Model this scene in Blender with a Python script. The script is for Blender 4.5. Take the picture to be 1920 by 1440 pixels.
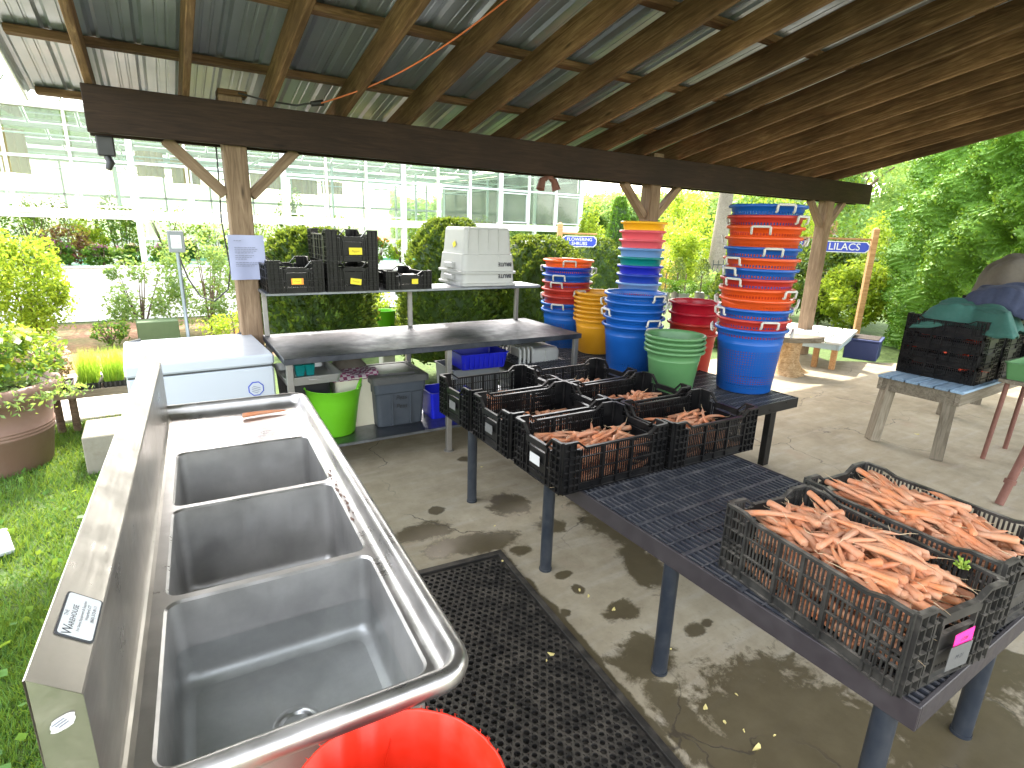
import bpy, bmesh, math, random
import numpy as np
from mathutils import Vector, Matrix, Euler
R=math.radians; PI=math.pi
random.seed(7); rng=np.random.default_rng(7)
sc=bpy.context.scene; COL=sc.collection
for o in list(bpy.data.objects): bpy.data.objects.remove(o,do_unlink=True)

# ------------------------------------------------------------------ camera, world, sun, exposure
cam_d=bpy.data.cameras.new('camera'); cam=bpy.data.objects.new('camera',cam_d); COL.objects.link(cam); sc.camera=cam
yaw,pitch,roll=R(32.286),R(15.612),R(-1.7655)
fw=Vector((math.sin(yaw)*math.cos(pitch),math.cos(yaw)*math.cos(pitch),-math.sin(pitch)))
rt=Vector((math.cos(yaw),-math.sin(yaw),0)); dn=fw.cross(rt)
r2=math.cos(roll)*rt+math.sin(roll)*dn; d2=-math.sin(roll)*rt+math.cos(roll)*dn
cam.matrix_world=Matrix(((r2.x,-d2.x,-fw.x,0),(r2.y,-d2.y,-fw.y,0),(r2.z,-d2.z,-fw.z,1.75),(0,0,0,1)))
cam_d.sensor_width=36; cam_d.lens=1041/1920*36; cam_d.clip_start=.05; cam_d.clip_end=600
SUN_AZ,SUN_EL=R(17),R(50.5)
w=bpy.data.worlds.new('World'); sc.world=w; w.use_nodes=True; nt=w.node_tree
sky=nt.nodes.new('ShaderNodeTexSky'); sky.sky_type='NISHITA'; sky.sun_disc=False; sky.sun_elevation=SUN_EL; sky.sun_rotation=SUN_AZ
sky.air_density=1.3; sky.dust_density=4.0
bg=nt.nodes['Background']
veil=nt.nodes.new('ShaderNodeMix'); veil.data_type='RGBA'; veil.inputs[0].default_value=.6; veil.inputs[7].default_value=(2.5,2.3,2.0,1); nt.links.new(sky.outputs[0],veil.inputs[6]); nt.links.new(veil.outputs[2],bg.inputs[0])  # thin bright veil of cloud over the blue; bg.inputs[1].default_value=.15
sd=bpy.data.lights.new('sun','SUN'); sd.energy=5.0; sd.angle=R(.53); sd.color=(1,.95,.86)
so=bpy.data.objects.new('sun',sd); COL.objects.link(so); so.location=(3,12,14)
sv=Vector((math.sin(SUN_AZ)*math.cos(SUN_EL),math.cos(SUN_AZ)*math.cos(SUN_EL),math.sin(SUN_EL)))
so.rotation_euler=sv.to_track_quat('Z','Y').to_euler()
sc.view_settings.view_transform='Standard'; sc.view_settings.look='None'; sc.view_settings.gamma=1
sc.view_settings.use_curve_mapping=False; sc.view_settings.exposure=1.3
sc.render.engine='CYCLES'
sc.cycles.max_bounces=10; sc.cycles.diffuse_bounces=5; sc.cycles.glossy_bounces=4; sc.cycles.transparent_max_bounces=24

# ------------------------------------------------------------------ helpers
def tag(o,label=None,cat=None,group=None,kind=None):
    if label: o['label']=label
    if cat: o['category']=cat
    if group: o['group']=group
    if kind: o['kind']=kind
    return o
def thing(name,label,cat,loc=(0,0,0),rz=0,group=None):
    o=bpy.data.objects.new(name,None); COL.objects.link(o); o.location=loc; o.rotation_euler=(0,0,rz); o.empty_display_size=.1
    return tag(o,label,cat,group)
def copy_tree(o,parent=None):
    c=o.copy(); COL.objects.link(c)
    if parent is not None: c.parent=parent
    for ch in list(o.children): copy_tree(ch,c)
    return c
class MB:
    def __init__(s): s.v=[]; s.f=[]; s.m=[]; s.sm=[]
    def add(s,vs,fs,mi=0,smooth=False,M=None):
        b=len(s.v)
        if M is not None: vs=[tuple(M@Vector(v)) for v in vs]
        s.v.extend([tuple(v) for v in vs]); s.f.extend([tuple(i+b for i in f) for f in fs]); s.m.extend([mi]*len(fs)); s.sm.extend([smooth]*len(fs)); return s
    def box(s,x0,x1,y0,y1,z0,z1,mi=0,M=None):
        vs=[(x0,y0,z0),(x1,y0,z0),(x1,y1,z0),(x0,y1,z0),(x0,y0,z1),(x1,y0,z1),(x1,y1,z1),(x0,y1,z1)]
        return s.add(vs,[(0,3,2,1),(4,5,6,7),(0,1,5,4),(1,2,6,5),(2,3,7,6),(3,0,4,7)],mi,False,M)
    def cbox(s,x0,x1,y0,y1,z0,z1,c=.004,mi=0,M=None):
        "box with chamfered edges"
        X,Y,Z=(x0,x1),(y0,y1),(z0,z1); vs=[]; idx={}
        for i in (0,1):
            for j in (0,1):
                for k in (0,1):
                    sx,sy,sz=(1,-1)[i],(1,-1)[j],(1,-1)[k]
                    for a,(dx,dy,dz) in enumerate(((0,c,c),(c,0,c),(c,c,0))):
                        idx[i,j,k,a]=len(vs); vs.append((X[i]+sx*dx,Y[j]+sy*dy,Z[k]+sz*dz))
        fs=[]
        for i in (0,1): fs.append([idx[i,j,k,0] for j,k in ((0,0),(0,1),(1,1),(1,0))][::1 if i==0 else -1])
        for j in (0,1): fs.append([idx[i,j,k,1] for i,k in ((0,0),(1,0),(1,1),(0,1))][::1 if j==0 else -1])
        for k in (0,1): fs.append([idx[i,j,k,2] for i,j in ((0,0),(0,1),(1,1),(1,0))][::1 if k==0 else -1])
        for j in (0,1):
            for k in (0,1): f=[idx[0,j,k,1],idx[1,j,k,1],idx[1,j,k,2],idx[0,j,k,2]]; fs.append(f if j!=k else f[::-1])
        for i in (0,1):
            for k in (0,1): f=[idx[i,0,k,0],idx[i,1,k,0],idx[i,1,k,2],idx[i,0,k,2]]; fs.append(f if i==k else f[::-1])
        for i in (0,1):
            for j in (0,1): f=[idx[i,j,0,0],idx[i,j,1,0],idx[i,j,1,1],idx[i,j,0,1]]; fs.append(f if i!=j else f[::-1])
        for i in (0,1):
            for j in (0,1):
                for k in (0,1): f=[idx[i,j,k,a] for a in (0,1,2)]; fs.append(f if (i+j+k)%2==0 else f[::-1])
        return s.add(vs,fs,mi,False,M)
    def tube(s,pts,r,n=8,mi=0,M=None,cap=True,smooth=True):
        pts=[Vector(p) for p in pts]; k=len(pts); rr=r if isinstance(r,(list,tuple)) else [r]*k
        vs=[];fs=[]; up=None
        for i,p in enumerate(pts):
            t=(pts[min(i+1,k-1)]-pts[max(i-1,0)]).normalized()
            if up is None: up=Vector((0,0,1)) if abs(t.z)<.9 else Vector((1,0,0))
            a=t.cross(up).normalized(); b=a.cross(t).normalized(); up=b
            for j in range(n):
                an=2*PI*j/n; vs.append(p+a*(math.cos(an)*rr[i])+b*(math.sin(an)*rr[i]))
        for i in range(k-1):
            for j in range(n): fs.append((i*n+j,i*n+(j+1)%n,(i+1)*n+(j+1)%n,(i+1)*n+j))
        s.add(vs,fs,mi,smooth,M)
        if cap: s.add(vs[:n],[tuple(range(n))[::-1]],mi,False,M); s.add(vs[-n:],[tuple(range(n))],mi,False,M)
        return s
    def lathe(s,prof,n=48,mi=0,M=None,smooth=True,sx=1,sy=1):
        vs=[];fs=[]
        for r,z in prof:
            for j in range(n): a=2*PI*j/n; vs.append((r*math.cos(a)*sx,r*math.sin(a)*sy,z))
        for i in range(len(prof)-1):
            for j in range(n): fs.append((i*n+j,i*n+(j+1)%n,(i+1)*n+(j+1)%n,(i+1)*n+j))
        return s.add(vs,fs,mi,smooth,M)
    def loft(s,loops,mi=0,closed=True,smooth=True,M=None,capa=False,capb=False):
        n=len(loops[0]); vs=[p for l in loops for p in l]; fs=[]
        for i in range(len(loops)-1):
            for j in range(n if closed else n-1): fs.append((i*n+j,i*n+(j+1)%n,(i+1)*n+(j+1)%n,(i+1)*n+j))
        s.add(vs,fs,mi,smooth,M)
        if capa: s.add(loops[0],[tuple(range(n))[::-1]],mi,False,M)
        if capb: s.add(loops[-1],[tuple(range(n))],mi,False,M)
        return s
    def mesh(s,name,mats):
        me=bpy.data.meshes.new(name); me.from_pydata(s.v,[],s.f)
        for m in (mats if isinstance(mats,(list,tuple)) else [mats]): me.materials.append(m)
        me.polygons.foreach_set('material_index',s.m); me.polygons.foreach_set('use_smooth',s.sm); me.update(); return me
    def build(s,name,mats,parent=None):
        o=bpy.data.objects.new(name,s.mesh(name,mats)); COL.objects.link(o)
        if parent is not None: o.parent=parent
        return o
def mobj(name,me,parent=None):
    o=bpy.data.objects.new(name,me); COL.objects.link(o)
    if parent is not None: o.parent=parent
    return o
def rrect(cx,cy,w,h,r,z,n=5):
    p=[]
    for qx,qy,a0 in ((1,1,0),(-1,1,90),(-1,-1,180),(1,-1,270)):
        for i in range(n+1):
            a=R(a0+90*i/n); p.append((cx+qx*(w/2-r)+r*math.cos(a),cy+qy*(h/2-r)+r*math.sin(a),z))
    return p
def TR(x,y,z,rx=0,ry=0,rz=0): return Matrix.Translation((x,y,z))@Euler((rx,ry,rz)).to_matrix().to_4x4()
def between(a,b,twist=0):
    "matrix whose local X runs a->b"
    a,b=Vector(a),Vector(b); d=(b-a); q=d.to_track_quat('X','Z'); return Matrix.Translation(a)@q.to_matrix().to_4x4()@Matrix.Rotation(twist,4,'X'),d.length
def text_mesh(txt,size,mat_,thick=0,align='CENTER',shear=0,bold=0):
    cu=bpy.data.curves.new('lettering','FONT'); cu.body=txt; cu.size=size; cu.align_x=align; cu.align_y='CENTER'; cu.extrude=thick; cu.shear=shear; cu.offset=bold; cu.resolution_u=3
    o=bpy.data.objects.new('tmp',cu); COL.objects.link(o); bpy.context.view_layer.update()
    me=bpy.data.meshes.new_from_object(o.evaluated_get(bpy.context.evaluated_depsgraph_get())); bpy.data.objects.remove(o); bpy.data.curves.remove(cu)
    me.name='lettering'; me.materials.clear(); me.materials.append(mat_); return me

# ------------------------------------------------------------------ materials
def newmat(name):
    m=bpy.data.materials.new(name); m.use_nodes=True; return m,m.node_tree,m.node_tree.nodes['Principled BSDF']
def N(nt,t,**k):
    n=nt.nodes.new(t)
    for a,b in k.items():
        if a.startswith('i_'): n.inputs[a[2:].replace('_',' ')].default_value=b
        else: setattr(n,a,b)
    return n
def noise(nt,vec,scale,detail=4,rough=.55,dist=0):
    n=N(nt,'ShaderNodeTexNoise'); n.inputs['Scale'].default_value=scale; n.inputs['Detail'].default_value=detail; n.inputs['Roughness'].default_value=rough; n.inputs['Distortion'].default_value=dist
    if vec is not None: nt.links.new(vec,n.inputs['Vector'])
    return n.outputs['Fac']
def ramp(nt,fac,stops,interp='LINEAR'):
    n=N(nt,'ShaderNodeValToRGB'); e=n.color_ramp.elements; n.color_ramp.interpolation=interp
    while len(e)<len(stops): e.new(.5)
    for x,(p,c) in zip(e,stops): x.position=p; x.color=(*c,1) if len(c)==3 else c
    nt.links.new(fac,n.inputs[0]); return n.outputs[0]
def mapr(nt,v,a,b,c=0,d=1,clamp=True):
    n=N(nt,'ShaderNodeMapRange',clamp=clamp)
    for i,x in zip(('From Min','From Max','To Min','To Max'),(a,b,c,d)): n.inputs[i].default_value=x
    nt.links.new(v,n.inputs[0]); return n.outputs[0]
def mix(nt,f,a,b,blend='MIX'):
    n=N(nt,'ShaderNodeMix',data_type='RGBA',blend_type=blend)
    for s,x in ((0,f),(6,a),(7,b)):
        if hasattr(x,'links') or isinstance(x,bpy.types.NodeSocket): nt.links.new(x,n.inputs[s])
        else: n.inputs[s].default_value=x if s==0 else (*x[:3],1)
    return n.outputs[2]
def mth(nt,op,a,b=0):
    n=N(nt,'ShaderNodeMath',operation=op)
    for s,x in ((0,a),(1,b)):
        if isinstance(x,bpy.types.NodeSocket): nt.links.new(x,n.inputs[s])
        else: n.inputs[s].default_value=x
    return n.outputs[0]
def bump(nt,p,h,strength=.3,dist=.01):
    n=N(nt,'ShaderNodeBump'); n.inputs['Strength'].default_value=strength; n.inputs['Distance'].default_value=dist
    nt.links.new(h,n.inputs['Height']); nt.links.new(n.outputs[0],p.inputs['Normal'])
def coord(nt,which='Object',scale=None):
    c=N(nt,'ShaderNodeTexCoord').outputs[which]
    if scale is None: return c
    m=N(nt,'ShaderNodeMapping'); m.inputs['Scale'].default_value=scale; nt.links.new(c,m.inputs['Vector']); return m.outputs[0]
def worldpos(nt): return N(nt,'ShaderNodeNewGeometry').outputs['Position']
def plain(name,col,rough=.5,metal=0,var=.12,nscale=6,bs=0,spec=.5,trans=0,dirt=0,dirtcol=(.12,.09,.06)):
    m,nt,p=newmat(name); c=coord(nt); f=noise(nt,c,nscale,5,.6)
    a=tuple(max(0,x*(1-var)) for x in col); b=tuple(min(1,x*(1+var)) for x in col)
    out=mix(nt,f,a,b)
    if dirt: out=mix(nt,mapr(nt,noise(nt,worldpos(nt),9,8,.7),.5,.75,0,dirt),out,dirtcol)
    nt.links.new(out,p.inputs['Base Color']); p.inputs['Metallic'].default_value=metal; p.inputs['Specular IOR Level'].default_value=spec
    nt.links.new(mapr(nt,noise(nt,c,nscale*3,4),.3,.7,rough*.85,min(1,rough*1.15)),p.inputs['Roughness'])
    if bs: bump(nt,p,noise(nt,c,nscale*8,4),bs,.004)
    return m
def wood(name,c1,c2,c3,rough=.75,dark=.4,weather=None):
    m,nt,p=newmat(name); oi=N(nt,'ShaderNodeObjectInfo'); c=coord(nt)
    add=N(nt,'ShaderNodeVectorMath',operation='ADD'); sc_=N(nt,'ShaderNodeVectorMath',operation='SCALE'); sc_.inputs['Scale'].default_value=37
    comb=N(nt,'ShaderNodeCombineXYZ'); [nt.links.new(oi.outputs['Random'],comb.inputs[i]) for i in range(3)]
    nt.links.new(comb.outputs[0],sc_.inputs[0]); nt.links.new(c,add.inputs[0]); nt.links.new(sc_.outputs[0],add.inputs[1])
    mp=N(nt,'ShaderNodeMapping'); mp.inputs['Scale'].default_value=(1.1,14,14); nt.links.new(add.outputs[0],mp.inputs[0])
    g=noise(nt,mp.outputs[0],2.2,8,.65,1.2); big=noise(nt,add.outputs[0],1.6,3)
    col=ramp(nt,g,[(.3,c1),(.52,c2),(.75,c3)])
    col=mix(nt,mapr(nt,big,.38,.68,0,dark),col,tuple(x*.35 for x in c1))
    mp2=N(nt,'ShaderNodeMapping'); mp2.inputs['Scale'].default_value=(5,90,90); nt.links.new(add.outputs[0],mp2.inputs[0])
    fine=noise(nt,mp2.outputs[0],1.5,3)
    col=mix(nt,mapr(nt,fine,.5,.8,0,.5),col,tuple(x*.5 for x in c1))
    vo=N(nt,'ShaderNodeTexVoronoi'); mp3=N(nt,'ShaderNodeMapping'); mp3.inputs['Scale'].default_value=(1.2,5,5); nt.links.new(add.outputs[0],mp3.inputs[0]); nt.links.new(mp3.outputs[0],vo.inputs['Vector']); vo.inputs['Scale'].default_value=1.3
    col=mix(nt,mapr(nt,vo.outputs['Distance'],.02,.1,.85,0),col,tuple(x*.3 for x in c1))
    br=mapr(nt,oi.outputs['Random'],0,1,.75,1.25); hs=N(nt,'ShaderNodeHueSaturation'); nt.links.new(br,hs.inputs['Value']); nt.links.new(col,hs.inputs['Color'])
    nt.links.new(hs.outputs[0],p.inputs['Base Color']); p.inputs['Roughness'].default_value=rough; p.inputs['Specular IOR Level'].default_value=.2; bump(nt,p,g,.5,.006); return m
def leafm(name,c1,c2,c3=None,trans=.45,rough=.5):
    m=bpy.data.materials.new(name); m.use_nodes=True; nt=m.node_tree; nt.nodes.clear()
    g=N(nt,'ShaderNodeNewGeometry'); f=mth(nt,'ADD',mth(nt,'MULTIPLY',g.outputs['Random Per Island'],.6),mth(nt,'MULTIPLY',noise(nt,worldpos(nt),2.2,3),.4))
    st=[(.25,c1),(.75,c2)]
    if c3: st.append((.93,c3))
    col=ramp(nt,f,st)
    d=N(nt,'ShaderNodeBsdfPrincipled'); d.inputs['Roughness'].default_value=rough; nt.links.new(col,d.inputs['Base Color']); d.inputs['Specular IOR Level'].default_value=.3
    t=N(nt,'ShaderNodeBsdfTranslucent'); nt.links.new(mix(nt,.35,col,(.75,.9,.08)),t.inputs[0])
    mx=N(nt,'ShaderNodeMixShader'); mx.inputs[0].default_value=trans; nt.links.new(d.outputs[0],mx.inputs[1]); nt.links.new(t.outputs[0],mx.inputs[2])
    o=N(nt,'ShaderNodeOutputMaterial'); nt.links.new(mx.outputs[0],o.inputs[0]); return m
M={}
M['rafter']=wood('rafter_wood',(.085,.043,.020),(.20,.112,.056),(.37,.235,.13),.7,.6)
M['beam']=wood('beam_wood',(.022,.011,.006),(.036,.019,.010),(.056,.031,.017),.6,.4)
M['post']=wood('post_wood',(.13,.085,.052),(.22,.15,.095),(.32,.23,.15),.75,.25)
M['grey_wood']=wood('grey_wood',(.12,.10,.07),(.21,.18,.135),(.30,.265,.21),.85,.25)
M['cedar']=wood('cedar_wood',(.30,.15,.06),(.45,.25,.11),(.58,.36,.18),.7,.15)
M['bark']=wood('bark',(.08,.055,.04),(.18,.13,.095),(.30,.23,.17),.95,.4)
M['blue_plank']=wood('blue_plank',(.15,.22,.30),(.22,.32,.43),(.30,.41,.53),.7,.15)
# metal roofing underside
m,nt,p=newmat('roof_metal'); c=coord(nt); f=noise(nt,coord(nt,'Object',(3,.6,3)),2.5,5)
nt.links.new(mix(nt,f,(.26,.29,.335),(.39,.42,.46)),p.inputs['Base Color']); p.inputs['Metallic'].default_value=.55; nt.links.new(mapr(nt,noise(nt,c,5,3),.3,.7,.28,.5),p.inputs['Roughness']); M['roofmetal']=m
# stainless
def steel(name,base,r0,r1,streak=(2,40,40),stain=0,bs=.05,metal=1):
    m,nt,p=newmat(name); c=coord(nt); s=noise(nt,coord(nt,'Object',streak),3,4); b=noise(nt,c,4.5,6,.6); pt=noise(nt,c,13,5,.6)
    col=mix(nt,mapr(nt,b,.35,.65),tuple(x*.74 for x in base),base)
    if stain: col=mix(nt,mapr(nt,noise(nt,c,2.4,8,.68,.6),.42,.58,0,stain),col,(.03,.035,.045))
    nt.links.new(col,p.inputs['Base Color']); p.inputs['Metallic'].default_value=metal
    r=mth(nt,'ADD',mapr(nt,b,.3,.7,r0,r1),mapr(nt,pt,.45,.7,0,.1)); nt.links.new(mth(nt,'ADD',r,mapr(nt,s,.3,.7,-.04,.04)),p.inputs['Roughness'])
    bump(nt,p,mth(nt,'ADD',mth(nt,'MULTIPLY',noise(nt,c,2.5,2),1.0),mth(nt,'MULTIPLY',s,.02)),bs,.02); return m
M['steel']=steel('stainless',(.54,.52,.50),.24,.40,(2,40,40),.05,.012,.95)
M['basin_steel']=steel('basin_stainless',(.50,.49,.47),.34,.48,(40,40,2),.08,.02,.75)
M['galv']=steel('galvanised',(.085,.09,.105),.30,.5,(3,3,3),.9,.03,.7)
M['galv2']=plain('galvanised_leg',(.26,.25,.235),.45,.7,.15,8,dirt=.3)
M['galv3']=steel('galvanised_shelf',(.30,.32,.36),.3,.45,(3,3,3),.4,.05)
# plastics
def plast(name,col,rough=.42,dust=.25,dcol=(.42,.38,.33),var=.08,spec=.4):
    m,nt,p=newmat(name); g=N(nt,'ShaderNodeNewGeometry'); f=noise(nt,worldpos(nt),14,6,.65)
    sp=N(nt,'ShaderNodeSeparateXYZ'); nt.links.new(g.outputs['Normal'],sp.inputs[0])
    up=mapr(nt,sp.outputs[2],.2,1,0,1); d=mth(nt,'MULTIPLY',mapr(nt,f,.42,.68,.15,1),mth(nt,'ADD',mth(nt,'MULTIPLY',up,dust),dust*.22))
    base=mix(nt,f,tuple(x*(1-var) for x in col),tuple(min(1,x*(1+var)) for x in col))
    nt.links.new(mix(nt,d,base,dcol),p.inputs['Base Color']); nt.links.new(mapr(nt,f,.3,.7,rough*.8,rough*1.25),p.inputs['Roughness']); p.inputs['Specular IOR Level'].default_value=spec; return m
M['crate']=plast('crate_plastic',(.004,.004,.0045),.32,.12,(.30,.27,.24),.08,.25)
M['crate2']=plast('crate_plastic_dusty',(.014,.014,.014),.42,.6,(.26,.23,.19))
M['grate']=plast('grate_plastic',(.030,.034,.044),.45,.35,(.24,.22,.21))
M['grate_edge']=plast('grate_edge_plastic',(.028,.023,.026),.5,.16,(.22,.20,.19))
M['pvc']=plast('leg_plastic',(.012,.017,.026),.4,.3,(.22,.21,.20))
def perf(name,col,rough=.38):
    "solid plastic with a grid of real openings cut through the shell by transparency (UV = turns, height)"
    m,nt,p=newmat(name); nt.nodes.remove(nt.nodes['Material Output']); out=N(nt,'ShaderNodeOutputMaterial')
    f=noise(nt,worldpos(nt),6,5,.6); nt.links.new(mix(nt,f,tuple(x*.85 for x in col),tuple(min(1,x*1.12) for x in col)),p.inputs['Base Color']); p.inputs['Roughness'].default_value=rough
    uv=N(nt,'ShaderNodeUVMap'); s=N(nt,'ShaderNodeSeparateXYZ'); nt.links.new(uv.outputs[0],s.inputs[0])
    fu=mth(nt,'FRACT',mth(nt,'MULTIPLY',s.outputs[0],72)); fv=mth(nt,'FRACT',mth(nt,'MULTIPLY',s.outputs[1],1/.0185))
    a=mth(nt,'MULTIPLY',mth(nt,'GREATER_THAN',fu,.52),mth(nt,'GREATER_THAN',fv,.5))
    z1=mth(nt,'MULTIPLY',mth(nt,'GREATER_THAN',s.outputs[1],.05),mth(nt,'LESS_THAN',s.outputs[1],.333))
    row=mth(nt,'MULTIPLY',mth(nt,'GREATER_THAN',fu,.45),mth(nt,'MULTIPLY',mth(nt,'GREATER_THAN',s.outputs[1],.433),mth(nt,'LESS_THAN',s.outputs[1],.450)))
    h=mth(nt,'MAXIMUM',mth(nt,'MULTIPLY',a,z1),row)
    t=N(nt,'ShaderNodeBsdfTransparent'); mx=N(nt,'ShaderNodeMixShader'); nt.links.new(h,mx.inputs[0]); nt.links.new(p.outputs[0],mx.inputs[1]); nt.links.new(t.outputs[0],mx.inputs[2]); nt.links.new(mx.outputs[0],out.inputs[0]); return m
BC={'blue':(.006,.085,.36),'deepblue':(.010,.045,.36),'red':(.42,.03,.018),'orange':(.62,.075,.010),'amber':(.62,.28,.012),'teal':(.0,.20,.19),'navy':(.01,.02,.42),
    'pink':(.72,.10,.13),'hotpink':(.75,.01,.20),'yellow':(.85,.42,.01),'lightblue':(.13,.27,.55),'purple':(.12,.07,.16),'crimson':(.42,.008,.022),'green':(.08,.20,.075),'brightorange':(.85,.12,.01),'darkred':(.34,.025,.018)}
for k in BC: M['p_'+k]=plast('plastic_'+k,BC[k],.34,.05,(.5,.48,.45)); M['f_'+k]=perf('perforated_'+k,BC[k])
M['lime']=plast('lime_plastic',(.12,.42,.01),.4,.05); M['tote']=plast('grey_tote',(.045,.055,.07),.45,.1); M['tote_lid']=plast('grey_lid',(.06,.062,.062),.35,.25,(.30,.26,.20))
M['whitep']=plast('white_plastic',(.42,.42,.40),.4,.04); M['handle']=plast('handle_plastic',(.48,.46,.42),.4,.05)
M['bluebin']=plast('blue_bin',(.006,.012,.42),.35,.04); M['redp']=plast('red_tub',(.62,.022,.006),.36,.10,(.75,.25,.18))
M['enamel']=plain('white_enamel',(.46,.50,.56),.22,0,.03,3); M['seal']=plain('dark_seal',(.05,.055,.06),.6)
M['cream']=plain('cream_plastic',(.66,.62,.48),.5); M['planter']=plain('terracotta_resin',(.20,.115,.085),.6,0,.12,3,dirt=.35,dirtcol=(.25,.19,.15))
M['whitewall']=plain('white_wall',(.80,.80,.78),.6); M['whitepaint']=plain('white_paint',(.62,.63,.61),.45); M['alum']=plain('aluminium',(.55,.60,.60),.4,.35,.06)
M['black']=plain('black_plastic',(.012,.012,.013),.45); M['ink']=plain('ink',(.02,.02,.03),.7); M['inkred']=plain('faded_ink',(.25,.12,.02),.7)
M['paper']=plain('paper',(.34,.36,.52),.65,0,.02); M['sleeve']=plain('plastic_sleeve',(.70,.70,.84),.25,0,.02); M['yellowlab']=plain('yellow_label',(.75,.62,.03),.6); M['orangelab']=plain('orange_label',(.80,.30,.04),.6)
M['pinklab']=plain('pink_label',(.95,.03,.30),.6); M['greylab']=plain('grey_label',(.10,.10,.10),.5); M['whitelab']=plain('white_label',(.5,.5,.49),.6); M['greytext']=plain('grey_text',(.18,.19,.24),.7)
M['signblue']=plain('sign_blue',(.02,.05,.42),.4); M['bluebox']=plain('blue_wood',(.03,.045,.14),.6); M['iron']=plain('rusty_iron',(.17,.075,.055),.75,.2,.3,10,bs=.3)
M['boxgrey']=plain('switch_grey',(.22,.24,.25),.5,.2); M['conduit']=plain('conduit',(.24,.28,.32),.35,.6); M['cable']=plain('black_cable',(.02,.02,.02),.5); M['cord']=plain('orange_cord',(.75,.20,.08),.5)
M['cloth_teal']=plain('teal_cloth',(.028,.10,.082),.9,0,.2,12,bs=.3); M['cloth_blue']=plain('blue_cloth',(.04,.05,.095),.9,0,.3,12,bs=.3); M['cloth_grey']=plain('grey_cloth',(.115,.098,.078),.9,0,.2,12,bs=.3); M['pinkcheck']=None
M['tin']=plain('roasting_tin',(.45,.45,.44),.4,.7); M['soil']=plain('soil',(.03,.02,.013),.95,bs=.5); M['fence_iron']=plain('fence_iron',(.04,.045,.04),.5)
m,nt,p=newmat('checked_cloth'); ck=N(nt,'ShaderNodeTexChecker'); ck.inputs['Scale'].default_value=34; ck.inputs['Color1'].default_value=(.38,.33,.34,1); ck.inputs['Color2'].default_value=(.17,.03,.08,1); nt.links.new(coord(nt),ck.inputs[0]); nt.links.new(ck.outputs[0],p.inputs['Base Color']); p.inputs['Roughness'].default_value=.9; M['pinkcheck']=m
# glass
m=bpy.data.materials.new('greenhouse_glass'); m.use_nodes=True; nt=m.node_tree; nt.nodes.clear()
t=N(nt,'ShaderNodeBsdfTransparent'); t.inputs[0].default_value=(.78,.86,.82,1); g=N(nt,'ShaderNodeBsdfGlossy'); g.inputs['Roughness'].default_value=.08; df=N(nt,'ShaderNodeBsdfDiffuse'); df.inputs[0].default_value=(.76,.78,.70,1)
fr=N(nt,'ShaderNodeFresnel'); fr.inputs[0].default_value=1.45; mx=N(nt,'ShaderNodeMixShader'); nt.links.new(fr.outputs[0],mx.inputs[0]); nt.links.new(t.outputs[0],mx.inputs[1]); nt.links.new(g.outputs[0],mx.inputs[2])
m2=N(nt,'ShaderNodeMixShader'); nt.links.new(mapr(nt,noise(nt,coord(nt),1.5,4),.3,.7,.03,.10),m2.inputs[0]); nt.links.new(mx.outputs[0],m2.inputs[1]); nt.links.new(df.outputs[0],m2.inputs[2]); o=N(nt,'ShaderNodeOutputMaterial'); nt.links.new(m2.outputs[0],o.inputs[0]); M['glass']=m
m=bpy.data.materials.new('clear_water'); m.use_nodes=True; nt=m.node_tree; nt.nodes.clear()
t=N(nt,'ShaderNodeBsdfTransparent'); t.inputs[0].default_value=(.93,.96,.97,1); g=N(nt,'ShaderNodeBsdfGlossy'); g.inputs['Roughness'].default_value=.01; fr=N(nt,'ShaderNodeFresnel'); fr.inputs[0].default_value=1.33
mx=N(nt,'ShaderNodeMixShader'); nt.links.new(mth(nt,'MULTIPLY',fr.outputs[0],mth(nt,'SUBTRACT',1.0,N(nt,'ShaderNodeNewGeometry').outputs['Backfacing'])),mx.inputs[0]); nt.links.new(t.outputs[0],mx.inputs[1]); nt.links.new(g.outputs[0],mx.inputs[2]); o=N(nt,'ShaderNodeOutputMaterial'); nt.links.new(mx.outputs[0],o.inputs[0]); M['water']=m
# carrot: orange with soil film
m,nt,p=newmat('carrot'); oi=N(nt,'ShaderNodeObjectInfo'); gi=N(nt,'ShaderNodeNewGeometry'); rn=mth(nt,'FRACT',mth(nt,'ADD',oi.outputs['Random'],gi.outputs['Random Per Island']))
c=ramp(nt,rn,[(0,(.50,.125,.03)),(.5,(.60,.17,.04)),(1,(.56,.20,.075))])
c=mix(nt,mapr(nt,noise(nt,worldpos(nt),16,6,.65),.36,.66,.2,.8),c,(.45,.28,.185)); c=mix(nt,mapr(nt,noise(nt,worldpos(nt),60,4,.7),.58,.75,0,.5),c,(.24,.13,.08))
nt.links.new(c,p.inputs['Base Color']); p.inputs['Roughness'].default_value=.62; p.inputs['Subsurface Weight'].default_value=0; bump(nt,p,noise(nt,coord(nt,'Object',(60,6,6)),3,3),.35,.003); M['carrot']=m
M['root']=plain('carrot_root',(.55,.42,.26),.8)
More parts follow.
